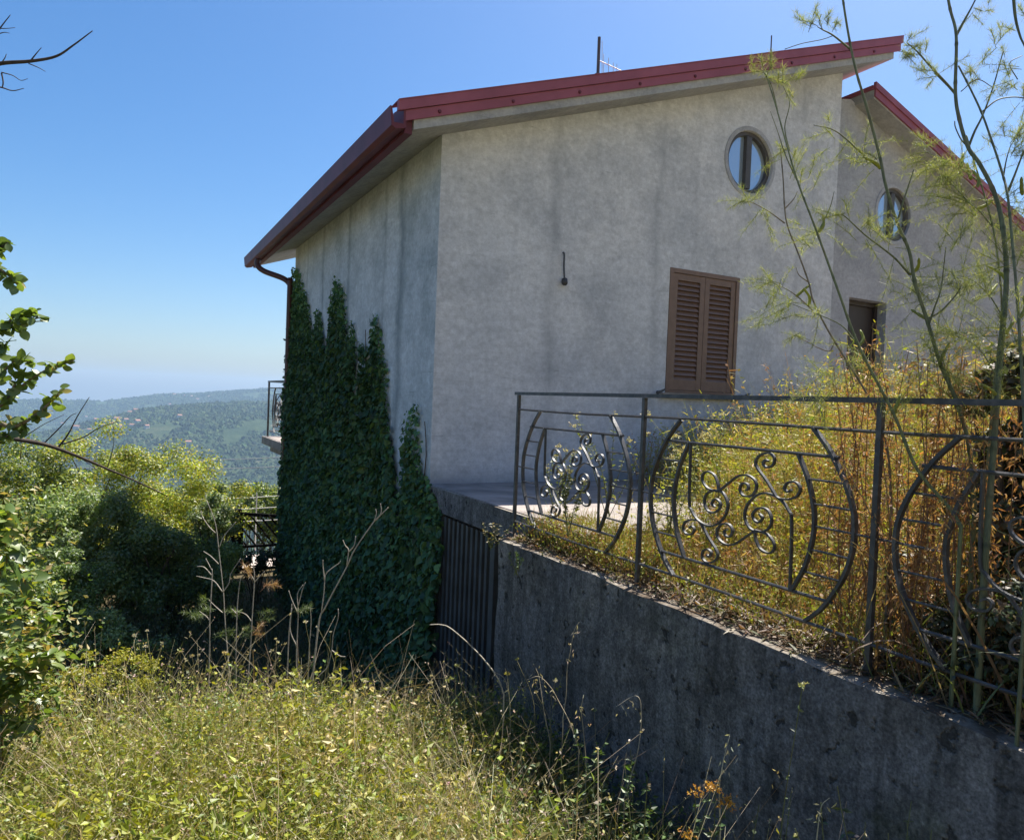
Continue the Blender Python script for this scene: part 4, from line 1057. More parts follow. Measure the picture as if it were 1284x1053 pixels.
# leafy tree at the left edge, one object for each leaf in view
def leaf_mesh(name, mat, C, curl=.10, w=.36):
    V = []; n = 5
    for i in range(n+1):
        t = i/n; hw = w*math.sin(math.pi*min(1, t*.92+.06))**.8; z = -curl*t*t
        V += [(-hw, t, z+.10*hw), (0, t, z-.03), (hw, t, z+.10*hw)]
    F = []
    for i in range(n):
        a = i*3
        F += [(a, a+1, a+4), (a, a+4, a+3), (a+1, a+2, a+5), (a+1, a+5, a+4)]
    mb = MB(); mb.add(V, F, C); return mb.mesh(name, mat, True)
def leaf_obj(me, parent, p, normal, axis, s):
    M = frame_from(np.asarray(normal, float)[None], np.asarray(axis, float)[None], 1)[0]*s
    o = link('leaf', me, parent)
    o.matrix_basis = Matrix(((M[0][0], M[0][1], M[0][2], p[0]), (M[1][0], M[1][1], M[1][2], p[1]), (M[2][0], M[2][1], M[2][2], p[2]), (0, 0, 0, 1)))
    return o
lt = thing('leafy_tree', 'green leafed branches of a tree hanging in at the left edge against the sky', 'tree', (-1.35, 1.9, -1.9))
FT = 2.55
trk = A([to_ground(at(-260, 760, FT)), at(-255, 650, FT), at(-235, 500, FT), at(-225, 350, FT), at(-200, 180, FT)])
stems_obj('trunk', [(smooth_line(trk, 5), .05, .02)], lt, MAT['bark_light'], 8)
LB = [[(-230, 480), (-90, 520), (-20, 520), (10, 500), (35, 478), (62, 462), (92, 452)], [(-20, 520), (15, 535), (45, 520), (62, 505), (78, 488)],
      [(-225, 440), (-80, 450), (-20, 425), (5, 412), (28, 404), (52, 398)], [(-225, 380), (-70, 360), (-15, 335), (10, 345), (20, 356)], [(-15, 335), (0, 312), (10, 304)],
      [(10, 500), (20, 480), (32, 468)], [(-20, 520), (-5, 550), (12, 545), (30, 540)], [(-10, 480), (8, 462), (22, 452), (40, 455)], [(5, 412), (20, 395), (45, 392)], [(-40, 500), (-15, 470), (0, 440), (8, 430)]]
stems_obj('branch', [(trace(P, FT), .010 if i < 4 else .005, .0015) for i, P in enumerate(LB)], lt, MAT['bark_light'], 5)
LM = [leaf_mesh('leaf', MAT['broad'], c, .15, .38) for c in ((.14, .21, .04), (.10, .16, .035), (.19, .26, .045), (.32, .27, .06))]
rg = np.random.default_rng(77)
for i, P in enumerate(LB):
    L = trace(P, FT, 9); n = len(L)
    for j in range(n):
        if L[j] @ FWD < .1: continue
        px, py = project(L[j][None]); 
        if px[0] < -60: continue
        for _ in range(2):
            if rg.random() < .82:
                ax = rg.normal(size=3)+.5*(L[min(j+1, n-1)]-L[max(j-1, 0)])/.02*.3; nr = rg.normal(size=3)*.7+A([0, -.2, .7])
                leaf_obj(LM[rg.choice(4, p=[.4, .33, .2, .07])], lt, L[j]+rg.normal(size=3)*.008, nr, ax, rg.uniform(.026, .046))

rg = np.random.default_rng(9); cc_ = at(-275, 330, FT); more = []; mb = MB()
for k in range(14):
    b = smooth_line(trk, 5)[rg.integers(8, 20)]; e_ = cc_+rg.normal(size=3)*A([.16, .30, .34]); Q = smooth_line(A([b, (b+e_)/2+rg.normal(size=3)*.05, e_]), 5); more.append((Q, .008, .002))
    m_ = 170; P = Q[rg.integers(len(Q)//2, len(Q), m_)]+rg.normal(size=(m_, 3))*.07
    px_, py_ = project(P); P = P[px_ < -25]; m_ = len(P)
    if m_: scatter(mb, LEAF_V*A([1.4, 1, 1]), LEAF_F, P, frame_from(rg.normal(size=(m_, 3))*.6+UPV, rg.normal(size=(m_, 3)), m_), rg.uniform(.028, .048, m_), pick([(.10, .16, .035), (.07, .12, .03), (.14, .20, .04)], m_, .3, None, rg))
stems_obj('side_branch', more, lt, MAT['bark_light'], 5)
o = mb.build('crown', MAT['broad'], lt); o['kind'] = 'stuff'

# broad leafed shrub in the left foreground
bs = thing('broadleaf_shrub', 'sunlit broad leafed shrub at the left edge of the meadow', 'shrub', tuple(to_ground(at(0, 900, 3.1))))
FB = 3.1; b0 = to_ground(at(-10, 900, FB))
SB = [[(0, 880), (15, 820), (28, 770), (32, 735), (25, 712)], [(5, 880), (35, 820), (50, 785), (58, 760)], [(0, 870), (30, 850), (55, 830), (72, 812)], [(-30, 880), (-15, 800), (-5, 740), (8, 700), (4, 665), (8, 640)],
      [(-20, 850), (-12, 780), (0, 740), (-4, 690)], [(0, 860), (20, 880), (45, 875), (62, 866)], [(-30, 900), (-5, 860), (12, 835), (20, 800)], [(-40, 860), (-20, 720), (-12, 660), (2, 632)], [(-10, 900), (10, 905), (35, 905), (52, 900)]]
rg = np.random.default_rng(12)
lines = []
for P in SB:
    Q = trace(P, FB+rg.normal()*.12, 8); lines.append((np.concatenate([b0[None]+rg.normal(size=3)*A([.05, .05, 0]), Q]), .006, .002))
stems_obj('stem', lines, bs, None, 5, (.17, .12, .06))
LB2 = [leaf_mesh('leaf', MAT['broad'], c, .35, .24) for c in ((.12, .19, .03), (.17, .24, .035), (.085, .15, .028), (.32, .24, .08))]
cnt = 0
for Q, _, _ in lines:
    for j in range(3, len(Q)):
        for _ in range(2):
            if rg.random() < .62 and cnt < 290:
                cnt += 1
                ax = rg.normal(size=3)*A([1, 1, .5])+A([.1, -.3, -.55]); nr = rg.normal(size=3)*.5+A([.1, -.25, .8])
                leaf_obj(LB2[rg.choice(4, p=[.38, .30, .24, .08])], bs, Q[j], nr, ax, rg.uniform(.06, .11))

mb = MB(); allp = np.concatenate([q[4:] for q, _, _ in lines]); m = 2600
P = allp[rg.integers(0, len(allp), m)]+rg.normal(size=(m, 3))*A([.09, .09, .07])
scatter(mb, LEAF_V, LEAF_F, P, frame_from(rg.normal(size=(m, 3))*.6+UPV, rg.normal(size=(m, 3)), m), rg.uniform(.018, .042, m), pick([(.17, .22, .03), (.24, .26, .035), (.10, .16, .03), (.34, .27, .10)], m, .3, None, rg))
o = mb.build('small_leaves', MAT['leaf'], bs); o['kind'] = 'stuff'

# dry pale twigs and stalks standing against the shade
dtw = thing('dead_twig', 'pale forked dead twig leaning right in front of the ivy', 'twig', tuple(to_ground(at(392, 850, 4.2))))
FD = 4.2
tw = [[(392, 850), (400, 779), (407, 763), (421, 736), (435, 710), (443, 692), (456, 672), (469, 654), (480, 643), (487, 636)], [(435, 708), (437, 690), (433, 684), (430, 677)], [(437, 692), (444, 684), (446, 672)], [(403, 768), (406, 745), (408, 722), (414, 714), (425, 706), (427, 703)], [(407, 727), (405, 710), (405, 702)], [(469, 654), (472, 644), (471, 638)], [(472, 652), (478, 642), (477, 631)],
      [(391, 858), (402, 845), (411, 835), (416, 815), (418, 795), (424, 775), (424, 763)], [(416, 815), (426, 822), (433, 823)]]
stems_obj('stem', [(np.concatenate([to_ground(at(392, 850, FD))[None], trace(tw[0], FD)]), .0052, .0028)], dtw, MAT['twig'], 6)
stems_obj('fork', [(trace(P, FD), .0038, .0022) for P in tw[1:]], dtw, MAT['twig'], 5)

def feather(mb, p, d, length, cols, rg, n=16, fil=.03, wid=.0011):
    """one thread-leaved fennel frond"""
    d = d/np.linalg.norm(d); t = np.linspace(0, 1, n)
    side = np.cross(d, rg.normal(size=3)); side /= np.linalg.norm(side)
    ax = p[None]+d[None]*length*t[:, None]+side[None]*length*.14*(t**2)[:, None]-UPV[None]*(length*.16*(t**2))[:, None]
    tube(mb, ax, wid*1.1, wid*.5, 3, cols[0])
    k = np.repeat(np.arange(2, n), 7); m = len(k)
    base = ax[k]+rg.normal(size=(m, 3))*length*.01; dirs = rg.normal(size=(m, 3))*.85+d[None]*.75
    dirs /= np.linalg.norm(dirs, axis=1)[:, None]
    tip = base+dirs*(fil*rg.uniform(.5, 1.4, m)*(1.05-.45*t[k]))[:, None]
    blades(mb, base, tip, rg.normal(size=(m, 3))*fil*.10, wid*1.3, pick(cols, m, .3, None, rg), 2)

def dry_stalk(label, lines, f, fronds, seed, group='dry fennel stalks at the bank edge'):
    rg = np.random.default_rng(seed)
    root = to_ground(at(*lines[0][0], f)); t = thing('fennel_stalk', label, 'stalk', tuple(root), group)
    stems_obj('stem', [(np.concatenate([root[None], trace(lines[0], f)]), .0040, .0019)], t, MAT['twig'], 5)
    if len(lines) > 1: stems_obj('side_stem', [(trace(P, f), .0034, .0016) for P in lines[1:]], t, MAT['twig'], 5)
    if fronds:
        mb = MB()
        for x, y, dx, dz, L, c in fronds:
            for q in range(2): feather(mb, at(x, y, f)+rg.normal(size=3)*.01, A([dx, rg.normal()*.4, dz]), L, c, rg, 12, .045, .0016)
        o = mb.build('fronds', MAT['leaf'], t); o['kind'] = 'stuff'
GRF = [(.12, .17, .05), (.16, .20, .06), (.09, .14, .04)]; RSF = [(.36, .2, .09), (.28, .15, .06), (.4, .28, .14)]
dry_stalk('tallest bare forked stalk standing before the garden gate post', [[(288, 850), (286, 827), (282, 776), (280, 742), (275, 696), (270, 656), (259, 627)], [(280, 742), (287, 731), (290, 718), (302, 700)], [(274, 707), (264, 697), (255, 691)], [(275, 686), (281, 672), (296, 654)], [(270, 668), (262, 660), (254, 648), (252, 640)], [(279, 768), (270, 760), (262, 752)], [(279, 742), (268, 728), (255, 724), (246, 722)]], 4.3, [(262, 752, -.6, .3, .09, GRF), (270, 765, -.5, .1, .10, GRF)], 1)
dry_stalk('thin green tufted stalk left of the tallest bare stalk', [[(262, 850), (263, 800), (263, 776), (266, 720), (264, 712), (258, 700)], [(263, 778), (258, 772), (250, 766)], [(266, 722), (256, 711), (247, 710)]], 4.2, [(252, 768, -.7, .15, .10, GRF), (256, 772, -.6, .2, .08, GRF), (265, 795, .6, .1, .12, GRF)], 2)
dry_stalk('rusty tufted stalk just right of the tallest bare stalk', [[(311, 850), (315, 800), (316, 776), (319, 728), (318, 712), (316, 700)], [(319, 728), (312, 716), (305, 706)], [(316, 780), (308, 770), (296, 766)], [(319, 730), (326, 722), (332, 716)]], 4.35, [(311, 722, -.3, .5, .10, RSF), (330, 735, .8, .1, .10, RSF), (318, 795, .3, .2, .10, RSF), (322, 775, .6, .1, .10, GRF), (305, 768, -.6, .1, .08, GRF)], 3)
dry_stalk('slim bare stalk between the tallest stalk and the rusty one', [[(296, 850), (296, 826), (297, 770), (300, 735), (303, 722)], [(297, 770), (290, 762)]], 4.25, [(300, 800, .4, .2, .09, GRF)], 4)
dry_stalk('pale thin stalk cluster growing before the ivy foot', [[(372, 850), (372, 815), (374, 770), (373, 745), (380, 733)], [(374, 770), (366, 752), (362, 740)], [(374, 760), (379, 740), (383, 730)], [(372, 810), (364, 790), (366, 762)]], 4.2, [(373, 765, .6, .1, .07, GRF)], 5)
dry_stalk('pale thin upright stem left of the dead twig', [[(360, 850), (362, 800), (364, 775), (366, 757)]], 4.3, [], 6)
dry_stalk('slim stalk with bent tip right of the dead twig foot', [[(386, 850), (388, 810), (390, 780), (389, 760)]], 4.25, [], 7)

# seed heads along the crest of the meadow
def seedhead(px, py, f, label, drift, size, C, head=True):
    top = at(px, py, f); root = to_ground(at(px+drift*2, py+90, f)); side = rng.normal(size=3)*A([1, 1, 0]); L = smooth_line(A([root, root*.6+top*.4+side*.035, root*.25+top*.75+side*.05, top]), 5)
    t = thing('seedhead_stalk', label, 'seed head', tuple(root), 'dry seed heads along the meadow crest')
    stems_obj('stem', [(L, .0017, .001)], t, None, 4, (.25, .22, .10))
    mb = MB(); m = 34; v = rng.normal(size=(m, 3)); v /= np.linalg.norm(v, axis=1)[:, None]; v[:, 2] = abs(v[:, 2])*rng.uniform(.5, 1.1)-.15
    size = size*rng.uniform(.45, .95)
    scatter(mb, RHOMB_V, RHOMB_F, top+v*size*.3+rng.normal(size=3)*.002, frame_from(np.cross(v, rng.normal(size=(m, 3))), v+A([rng.normal()*.5, 0, .3]), m), size*rng.uniform(.5, 1.4, m), pick([C, tuple(A(C)*.6)], m, .4))
    mb.build('head', MAT['grass'], t)
TAN, PAL, GRN, PNK = (.44, .36, .22), (.52, .47, .36), (.30, .32, .14), (.5, .33, .33)
HEADS = [(184, 790, 'small pale seed head highest above the yellow spurge', PAL), (168, 797, 'pale flat seed head just left of the highest one over the spurge', PAL), (174, 806, 'small seed head under the pair above the spurge', GRN),
 (182, 811, 'lowest of the seed heads right beside the spurge', PAL), (203, 806, 'twin topped seed head in front of the shaded grass', PAL), (227, 816, 'round tan seed head before the dark grass left of the tall stalks', TAN), (241, 823, 'tan seed head close left of the tall bare stalks', TAN), (249, 822, 'pale seed head touching the green tufted stalk', PAL),
 (172, 832, 'tan head low over the spurge edge', TAN), (112, 811, 'tan seed head on the left side of the spurge', TAN), (281, 819, 'seed head at the foot of the tallest bare stalk', TAN), (340, 817, 'pale seed head right of the rusty stalk', PAL), (347, 806, 'upper small head between rusty stalk and dead twig', PAL),
 (383, 780, 'pale head beside the foot of the dead twig', PAL), (398, 786, 'white head on the lower dead twig line', (.6, .56, .5)), (415, 792, 'pair of pale heads before the dark ivy foot', (.6, .56, .5)), (418, 849, 'pale head low right of the dead twig foot', PAL), (450, 841, 'tall small pale head in front of the ivy base', PAL), (459, 855, 'white tipped head on a bent stem before the ivy', (.6, .56, .48)),
 (487, 863, 'pale head in the middle of the ivy foot', PAL), (515, 855, 'green head on a straight stem at the right of the ivy foot', GRN), (540, 848, 'pale head left of the barred gate', PAL), (540, 856, 'lower twin of the pale head left of the barred gate', PAL), (566, 851, 'green domed head below the barred gate', GRN), (561, 853, 'greenish head close to the domed one below the gate', GRN), (573, 835, 'highest green head in front of the barred gate', GRN), (520, 875, 'pinkish head below the ivy foot', PNK),
 (648, 827, 'yellow green head in front of the wall corner', (.40, .40, .14)), (636, 845, 'yellowish head beside the wall corner', (.42, .38, .12)), (696, 853, 'pale drooping head before the wall', PAL), (745, 890, 'green head on a tilted stem before the wall', GRN), (672, 868, 'tan head low before the wall', TAN), (600, 895, 'tan head in the shade right of the gate foot', TAN),
 (120, 1000, 'dull pink flower head low in the left foreground', PNK), (562, 981, 'pink flower head in the middle of the meadow', (.62, .36, .40)), (383, 980, 'pink flower head in the left half of the meadow', (.62, .36, .40)), (420, 958, 'pale pink head left of the meadow middle', PNK), (470, 1003, 'faint pink head low in the meadow middle', PNK), (350, 955, 'pale pink pair of petals in the meadow', PNK)]
for i, (px, py, lab, C) in enumerate(HEADS):
    f = 4.1+.25*math.sin(i*2.3) if py < 880 else 3.1
    if px > 600 and py < 900: f = 3.7
    seedhead(px, py, f, lab, rng.uniform(-14, 14), .016 if py < 900 else .013, C)

# oat grass
def spikelets(mb, L, n, rg, C):
    idx = rg.choice(np.arange(len(L)//2, len(L)), n); m = n
    P = L[idx]+rg.normal(size=(m, 3))*.014-UPV*.02
    scatter(mb, LEAF_V*A([.45, 1, 1]), LEAF_F, P, frame_from(rg.normal(size=(m, 3)), -UPV[None]+.35*rg.normal(size=(m, 3)), m), rg.uniform(.018, .03, m), pick([C], m, .25, None, rg))
def oat(label, P, f, n, seed, C=(.52, .44, .30), r=.0024):
    rg = np.random.default_rng(seed); L0 = trace(P, f, 7); root = to_ground(at(P[0][0], P[0][1]+40, f)); L = np.concatenate([root[None], L0])
    t = thing('oat_stalk', label, 'oat stalk', tuple(root), 'wild oat stalks')
    stems_obj('stem', [(L, r, r*.5)], t, None, 4, tuple(A(C)*.8))
    if n:
        mb = MB(); spikelets(mb, L, n, rg, C); mb.build('spikelets', MAT['grass'], t)
oat('pale bowed grass stem arching left before the barred gate', [(632, 870), (623, 848), (598, 817), (567, 789), (553, 783), (539, 783)], 3.9, 0, 1, (.58, .52, .42), .0045)
oat('oat stalk with hanging spikelets before the wall, tallest of them', [(706, 900), (710, 870), (711, 840), (716, 812), (720, 790), (726, 780)], 3.5, 14, 2)
oat('oat stalk leaning left with spikelets low before the wall corner', [(726, 940), (714, 905), (700, 878), (691, 862), (676, 848), (660, 852)], 3.4, 14, 3)
oat('oat stalk with drooping spikelets beside the orange flowers', [(903, 1040), (902, 990), (905, 965), (909, 945), (915, 922)], 2.35, 12, 4, (.5, .47, .34))
oat('thin oat stalk leaning left on the wall under the second railing post', [(783, 1000), (800, 940), (804, 890), (797, 872), (772, 886)], 2.9, 10, 5, (.40, .36, .27))
oat('oat stalk standing left of the green sprig by the wall', [(735, 960), (732, 920), (729, 890), (731, 874)], 3.3, 9, 6)
oat('short oat stalk under the pale bowed grass stem', [(640, 900), (638, 870), (632, 850), (620, 842)], 3.9, 8, 7)
oat('oat stalk near the right foot of the wall beside the thin green stem', [(1022, 1070), (1026, 1035), (1030, 1010), (1040, 1000)], 2.0, 8, 8, (.4, .38, .26))
oat('straight pale oat stalk right of the barred gate foot', [(690, 930), (682, 890), (676, 850), (672, 838)], 3.7, 9, 9)

# leafy sprigs near the wall
def sprig(name, label, cat, px, py, f, h, nst, nleaf, leaf, cols, seed, spread=.25, flowers=None, stemC=(.11, .13, .04), group=None):
    rg = np.random.default_rng(seed); top = at(px, py, f); root = to_ground(top)
    if h: root = top-A([0, 0, h])
    t = thing(name, label, cat, tuple(root), group); mbs = MB(); mbl = MB(); mbf = MB()
    H = top[2]-root[2]
    for k in range(nst):
        tip = top+A([rg.normal()*spread, rg.normal()*spread, -abs(rg.normal())*spread*.8])*H*.6 if k else top
        L = smooth_line(A([root+rg.normal(size=3)*.01, root*.45+tip*.55+rg.normal(size=3)*H*.05*A([1, 1, 0]), tip]), 8)
        tube(mbs, L, .0026, .0012, 4, stemC)
        m = nleaf; s = (.15+.85*rg.random(m)**.7)*(len(L)-1.001); i0 = s.astype(int)
        P = L[i0]; d = rg.normal(size=(m, 3))*A([1, 1, .4])+A([0, 0, .35])
        scatter(mbl, LEAF_V, LEAF_F, P, frame_from(rg.normal(size=(m, 3))*.5+UPV, d, m), rg.uniform(.6, 1.35, m)*leaf, pick(cols, m, .25, None, rg))
        if flowers:
            fc, fn, fs, fr = flowers
            P = tip+rg.normal(size=(fn, 3))*fr*A([1, 1, .6])
            for q in range(4): scatter(mbf, RHOMB_V, RHOMB_F, P, rotmats(fn, None, rg), fs*rg.uniform(.7, 1.3, fn), pick(fc, fn, .25, None, rg))
    mbs.build('stem', MAT['stem'], t); o = mbl.build('leaves', MAT['leaf'], t); o['kind'] = 'stuff'
    if flowers: o = mbf.build('flowers', MAT['grass'], t); o['kind'] = 'stuff'
    return t
GL = [(.07, .125, .03), (.10, .165, .035), (.055, .10, .028)]
sprig('wildflower', 'weed with clustered orange yellow flowers at the foot of the wall', 'flower', 893, 985, 2.3, 0, 6, 30, .022, GL, 1, .10, ([(.50, .26, .03), (.55, .33, .05), (.36, .17, .04)], 22, .009, .013))
sprig('weed', 'bright green upright weed against the wall left of the orange flowers', 'weed', 764, 918, 2.9, 0, 5, 34, .028, GL, 2, .12)
sprig('weed', 'small green weed between the upright weed and the orange flowers', 'weed', 812, 975, 2.6, 0, 5, 30, .028, GL, 3, .2)
sprig('weed', 'leafy weed at the bottom edge right of the orange flowers', 'weed', 1050, 985, 1.95, 0, 4, 18, .022, [(.05, .085, .03), (.07, .10, .035)], 4, .14)
sprig('weed', 'thin tall weed with a pale green tip in front of the wall', 'weed', 1006, 860, 2.05, 0, 1, 16, .017, [(.08, .12, .04), (.12, .15, .05)], 5, .1, ([(.40, .40, .18)], 10, .008, .007))
sprig('weed', 'short slim weed at the bottom edge under the thin tall weed', 'weed', 952, 1008, 2.2, 0, 2, 14, .02, [(.06, .095, .03)], 6, .1)
sprig('weed', 'tuft of feathery green weed at the bottom edge in the wall shade', 'weed', 1085, 1030, 1.9, 0, 6, 26, .02, [(.05, .085, .035), (.065, .1, .04)], 7, .3)
sprig('weed', 'dark green weed low at the bottom edge beside the wall', 'weed', 860, 1030, 2.25, 0, 5, 26, .026, GL, 8, .3)
sprig('weed', 'small moss green plant growing on the wall end', 'weed', 648, 690, 4.55, .14, 6, 18, .016, [(.06, .12, .03), (.09, .15, .035)], 9, .5)
sprig('weed', 'weedy tuft where the terrace slab meets the wall end', 'weed', 618, 655, 4.75, .17, 7, 16, .024, [(.20, .17, .08), (.12, .14, .05), (.3, .24, .14)], 10, .6)
sprig('spurge', 'yellow green spurge clump at the left of the meadow crest', 'spurge', 152, 826, 4.0, 0, 16, 34, .022, [(.10, .14, .03), (.14, .17, .03)], 11, .22, ([(.36, .36, .03), (.42, .38, .04), (.28, .30, .03)], 46, .012, .024))
sprig('spurge', 'smaller yellow spurge clump beside the broad leafed shrub', 'spurge', 98, 842, 4.0, 0, 14, 30, .022, [(.10, .14, .03), (.14, .17, .03)], 12, .22, ([(.36, .34, .03), (.42, .36, .04), (.28, .30, .03)], 40, .012, .024))
for i, (px, py, f, h, lab) in enumerate(((770, 520, 4.4, .62, 'tall thin weed with pale flat flowers inside the first railing hoop'), (845, 545, 4.0, .55, 'pale flowered weed behind the second railing post'), (716, 590, 4.3, .38, 'small leafy weed behind the first scrollwork'), (700, 560, 5.0, .5, 'thin weed with pale tip in front of the gable wall foot'), (905, 520, 4.2, .65, 'pale flowered weed behind the second railing panel'))):
    sprig('weed', lab, 'weed', px, py, f, h, 6, 34, .026, [(.13, .16, .04), (.17, .19, .05), (.10, .13, .04)], 20+i, .4, ([(.46, .40, .22), (.5, .46, .3)], 9, .012, .012), (.16, .16, .06), 'pale flowered weeds behind the railing')
sprig('yellow_flower', 'single bright yellow flower low behind the third railing panel', 'flower', 1232, 694, 2.45, .25, 1, 8, .02, GL, 30, .1, ([(.75, .5, .02)], 14, .016, .006))

# tall fennel behind and through the railing
FG = [(.20, .24, .075), (.25, .28, .10), (.30, .31, .14), (.15, .19, .06)]
def fennel(label, P, f, r0, r1, branches, seed, fronds, nodes=(), C=(.13, .15, .075)):
    r0, r1 = r0*.68, r1*.80
    rg = np.random.default_rng(seed); L = trace(P, f, 7); root = A([L[0][0], L[0][1], float(bed_z(L[0][0], L[0][1]))-.05])
    if L[0][0] < X0+.1: root = to_ground(L[0])
    t = thing('fennel', label, 'fennel', tuple(root), 'tall fennel plants at the railing')
    Q = np.concatenate([root[None], L]) if np.linalg.norm(root-L[0]) > .06 else L
    s_ = np.concatenate([[0], np.cumsum(np.linalg.norm(np.diff(Q, axis=0), axis=1))]); u = np.linspace(0, s_[-1], max(12, int(s_[-1]/.012)))
    Q = np.stack([np.interp(u, s_, Q[:, k]) for k in range(3)], 1)
    ph = (u/.155+rg.random()) % 1.0; bump = 1+.22*np.exp(-(np.minimum(ph, 1-ph)/.045)**2)   # swollen joints
    cj = A(C)[None]*(1-.45*np.exp(-(np.minimum(ph, 1-ph)/.035)**2))[:, None]*(1+.35*np.clip((u/u[-1]-.4), 0, 1))[:, None]
    mbs = MB(); tube(mbs, Q, np.linspace(r0, r1, len(u))*bump, None, 8, cj); mbs.build('stem', MAT['stem'], t, True)
    lines = [(trace(b[0], b[1], 6), r1*1.25 if len(b) < 3 else b[2], r1*.45) for b in branches]
    if lines: stems_obj('side_stem', lines, t, None, 5, C)
    for x, y, ff in nodes:                    # swollen leaf sheaths
        mb = MB(); p = at(x, y, ff); d = rg.normal(size=3)*A([.8, .5, 0])+A([0, 0, 1.0]); d /= np.linalg.norm(d)
        tube(mb, smooth_line(A([p, p+d*.035+RIGHT*.006, p+d*.075+RIGHT*.016*rg.choice((-1, 1))]), 4), [.003]+[.0065]*4+[.005]*3+[.002], None, 6, (.26, .29, .06))
        mb.build('leaf_sheath', MAT['leaf'], t, True)
    mb = MB()
    for x, y, ff, sx, sz, LL, k in fronds:
        p = at(x, y, ff)
        for _ in range(int(k*1.7)):
            d = RIGHT*sx+UPV*sz+rg.normal(size=3)*.6
            feather(mb, p+rg.normal(size=3)*.02, d, LL*rg.uniform(.7, 1.7), FG, rg, 14, .036, .001)
    o = mb.build('fronds', MAT['leaf'], t); o['kind'] = 'stuff'
    return t
fennel('slim green fennel stem crossing the railing and leaning far left over the round window',
       [(1205, 660), (1190, 636), (1150, 588), (1121, 520), (1077, 434), (1050, 362), (1025, 293), (1001, 230), (986, 180), (972, 130), (960, 92)], np.linspace(2.35, 2.75, 11), .011, .0028,
       [([(1001, 230), (985, 195), (975, 165), (966, 140)], 2.72), ([(975, 140), (968, 110), (960, 95), (956, 88)], 2.75), ([(990, 190), (984, 160), (990, 130), (982, 108)], 2.74), ([(1077, 434), (1055, 408), (1020, 392), (990, 380)], 2.6), ([(1025, 293), (1040, 262), (1046, 240)], 2.7)], 1,
       [(1001, 232, 2.7, .2, .6, .10, 4), (985, 195, 2.72, -.6, .3, .07, 3), (960, 92, 2.75, 0, .8, .05, 5), (982, 108, 2.74, 0, .8, .05, 4), (1020, 392, 2.6, -.7, .3, .10, 4), (990, 380, 2.6, -.8, -.1, .09, 4), (1024, 300, 2.7, -.5, -.1, .10, 4), (1121, 520, 2.5, .6, .2, .12, 4), (1090, 460, 2.55, -.7, .2, .12, 5)],
       [(1077, 434, 2.6), (1025, 293, 2.7), (1121, 520, 2.5)])
fennel('dry forked fennel stem ending beside the round window',
       [(1118, 640), (1112, 560), (1090, 500), (1055, 442), (1036, 410), (1020, 378), (1014, 354), (1001, 318), (988, 285), (984, 262), (982, 225), (978, 180)], np.linspace(2.75, 2.95, 12), .009, .003,
       [([(984, 280), (965, 266), (945, 255), (932, 251)], 2.9), ([(1020, 390), (1000, 372), (985, 362), (962, 352)], 2.88), ([(1047, 428), (1040, 440), (1026, 436), (1015, 430), (995, 420)], 2.85), ([(1014, 354), (1002, 345), (998, 335)], 2.9), ([(984, 262), (995, 250), (1000, 240)], 2.92), ([(1060, 450), (1070, 480), (1062, 500)], 2.85)], 2,
       [(940, 254, 2.9, -.7, .1, .09, 4), (958, 270, 2.9, -.5, -.2, .07, 3), (970, 356, 2.88, -.7, .0, .10, 5), (985, 372, 2.88, -.7, .0, .10, 4), (960, 395, 2.88, -.5, .1, .08, 3), (1005, 425, 2.85, -.6, 0, .08, 3), (1003, 300, 2.9, .6, .2, .09, 4), (1045, 470, 2.85, -.8, .2, .12, 5), (1030, 500, 2.8, -.7, .2, .13, 5)],
       [(1014, 384, 2.88), (998, 372, 2.88)], (.17, .14, .10))
fennel('tall fennel stem rising across the second round window and out of the picture',
       [(1222, 640), (1215, 560), (1198, 500), (1179, 456), (1162, 400), (1147, 354), (1140, 315), (1124, 277), (1110, 230), (1104, 200), (1087, 135), (1075, 95), (1066, 55), (1057, 0), (1050, -60)], np.linspace(2.45, 2.7, 15), .0125, .0042,
       [([(1066, 62), (1045, 45), (1032, 38), (1025, 34)], 2.68), ([(1141, 345), (1120, 322), (1085, 295), (1060, 272), (1050, 268)], 2.6), ([(1125, 278), (1132, 255), (1140, 230), (1146, 212)], 2.62), ([(1104, 212), (1080, 192), (1058, 172), (1042, 162), (1020, 157)], 2.65), ([(1165, 405), (1172, 385), (1180, 360), (1186, 310)], 2.55), ([(1045, 45), (1030, 50), (1005, 55), (984, 62)], 2.68, .0015), ([(1032, 38), (1027, 28), (1030, 18)], 2.68, .0015), ([(1162, 400), (1180, 390), (1200, 368), (1206, 356)], 2.55)], 3,
       [(1025, 34, 2.68, -.3, .6, .05, 3), (1090, 200, 2.65, -.3, .4, .09, 4), (1080, 192, 2.65, .3, .5, .09, 4), (1050, 168, 2.65, -.7, .1, .07, 3), (1060, 272, 2.6, -.7, .2, .08, 4), (1085, 295, 2.6, -.3, .3, .10, 5), (1110, 318, 2.6, -.2, .5, .10, 4), (1186, 312, 2.55, .2, .8, .11, 5), (1200, 366, 2.55, .6, .3, .12, 6), (1147, 354, 2.6, .5, .3, .12, 6), (1179, 456, 2.5, .5, .3, .14, 6), (1198, 500, 2.5, -.5, .3, .14, 6), (1150, 375, 2.6, -.6, .2, .12, 5), (1040, 30, 2.68, .5, .7, .05, 3)],
       [(1104, 212, 2.65), (1141, 345, 2.6), (1162, 400, 2.55), (1178, 456, 2.5), (1192, 490, 2.5)], (.12, .135, .07))
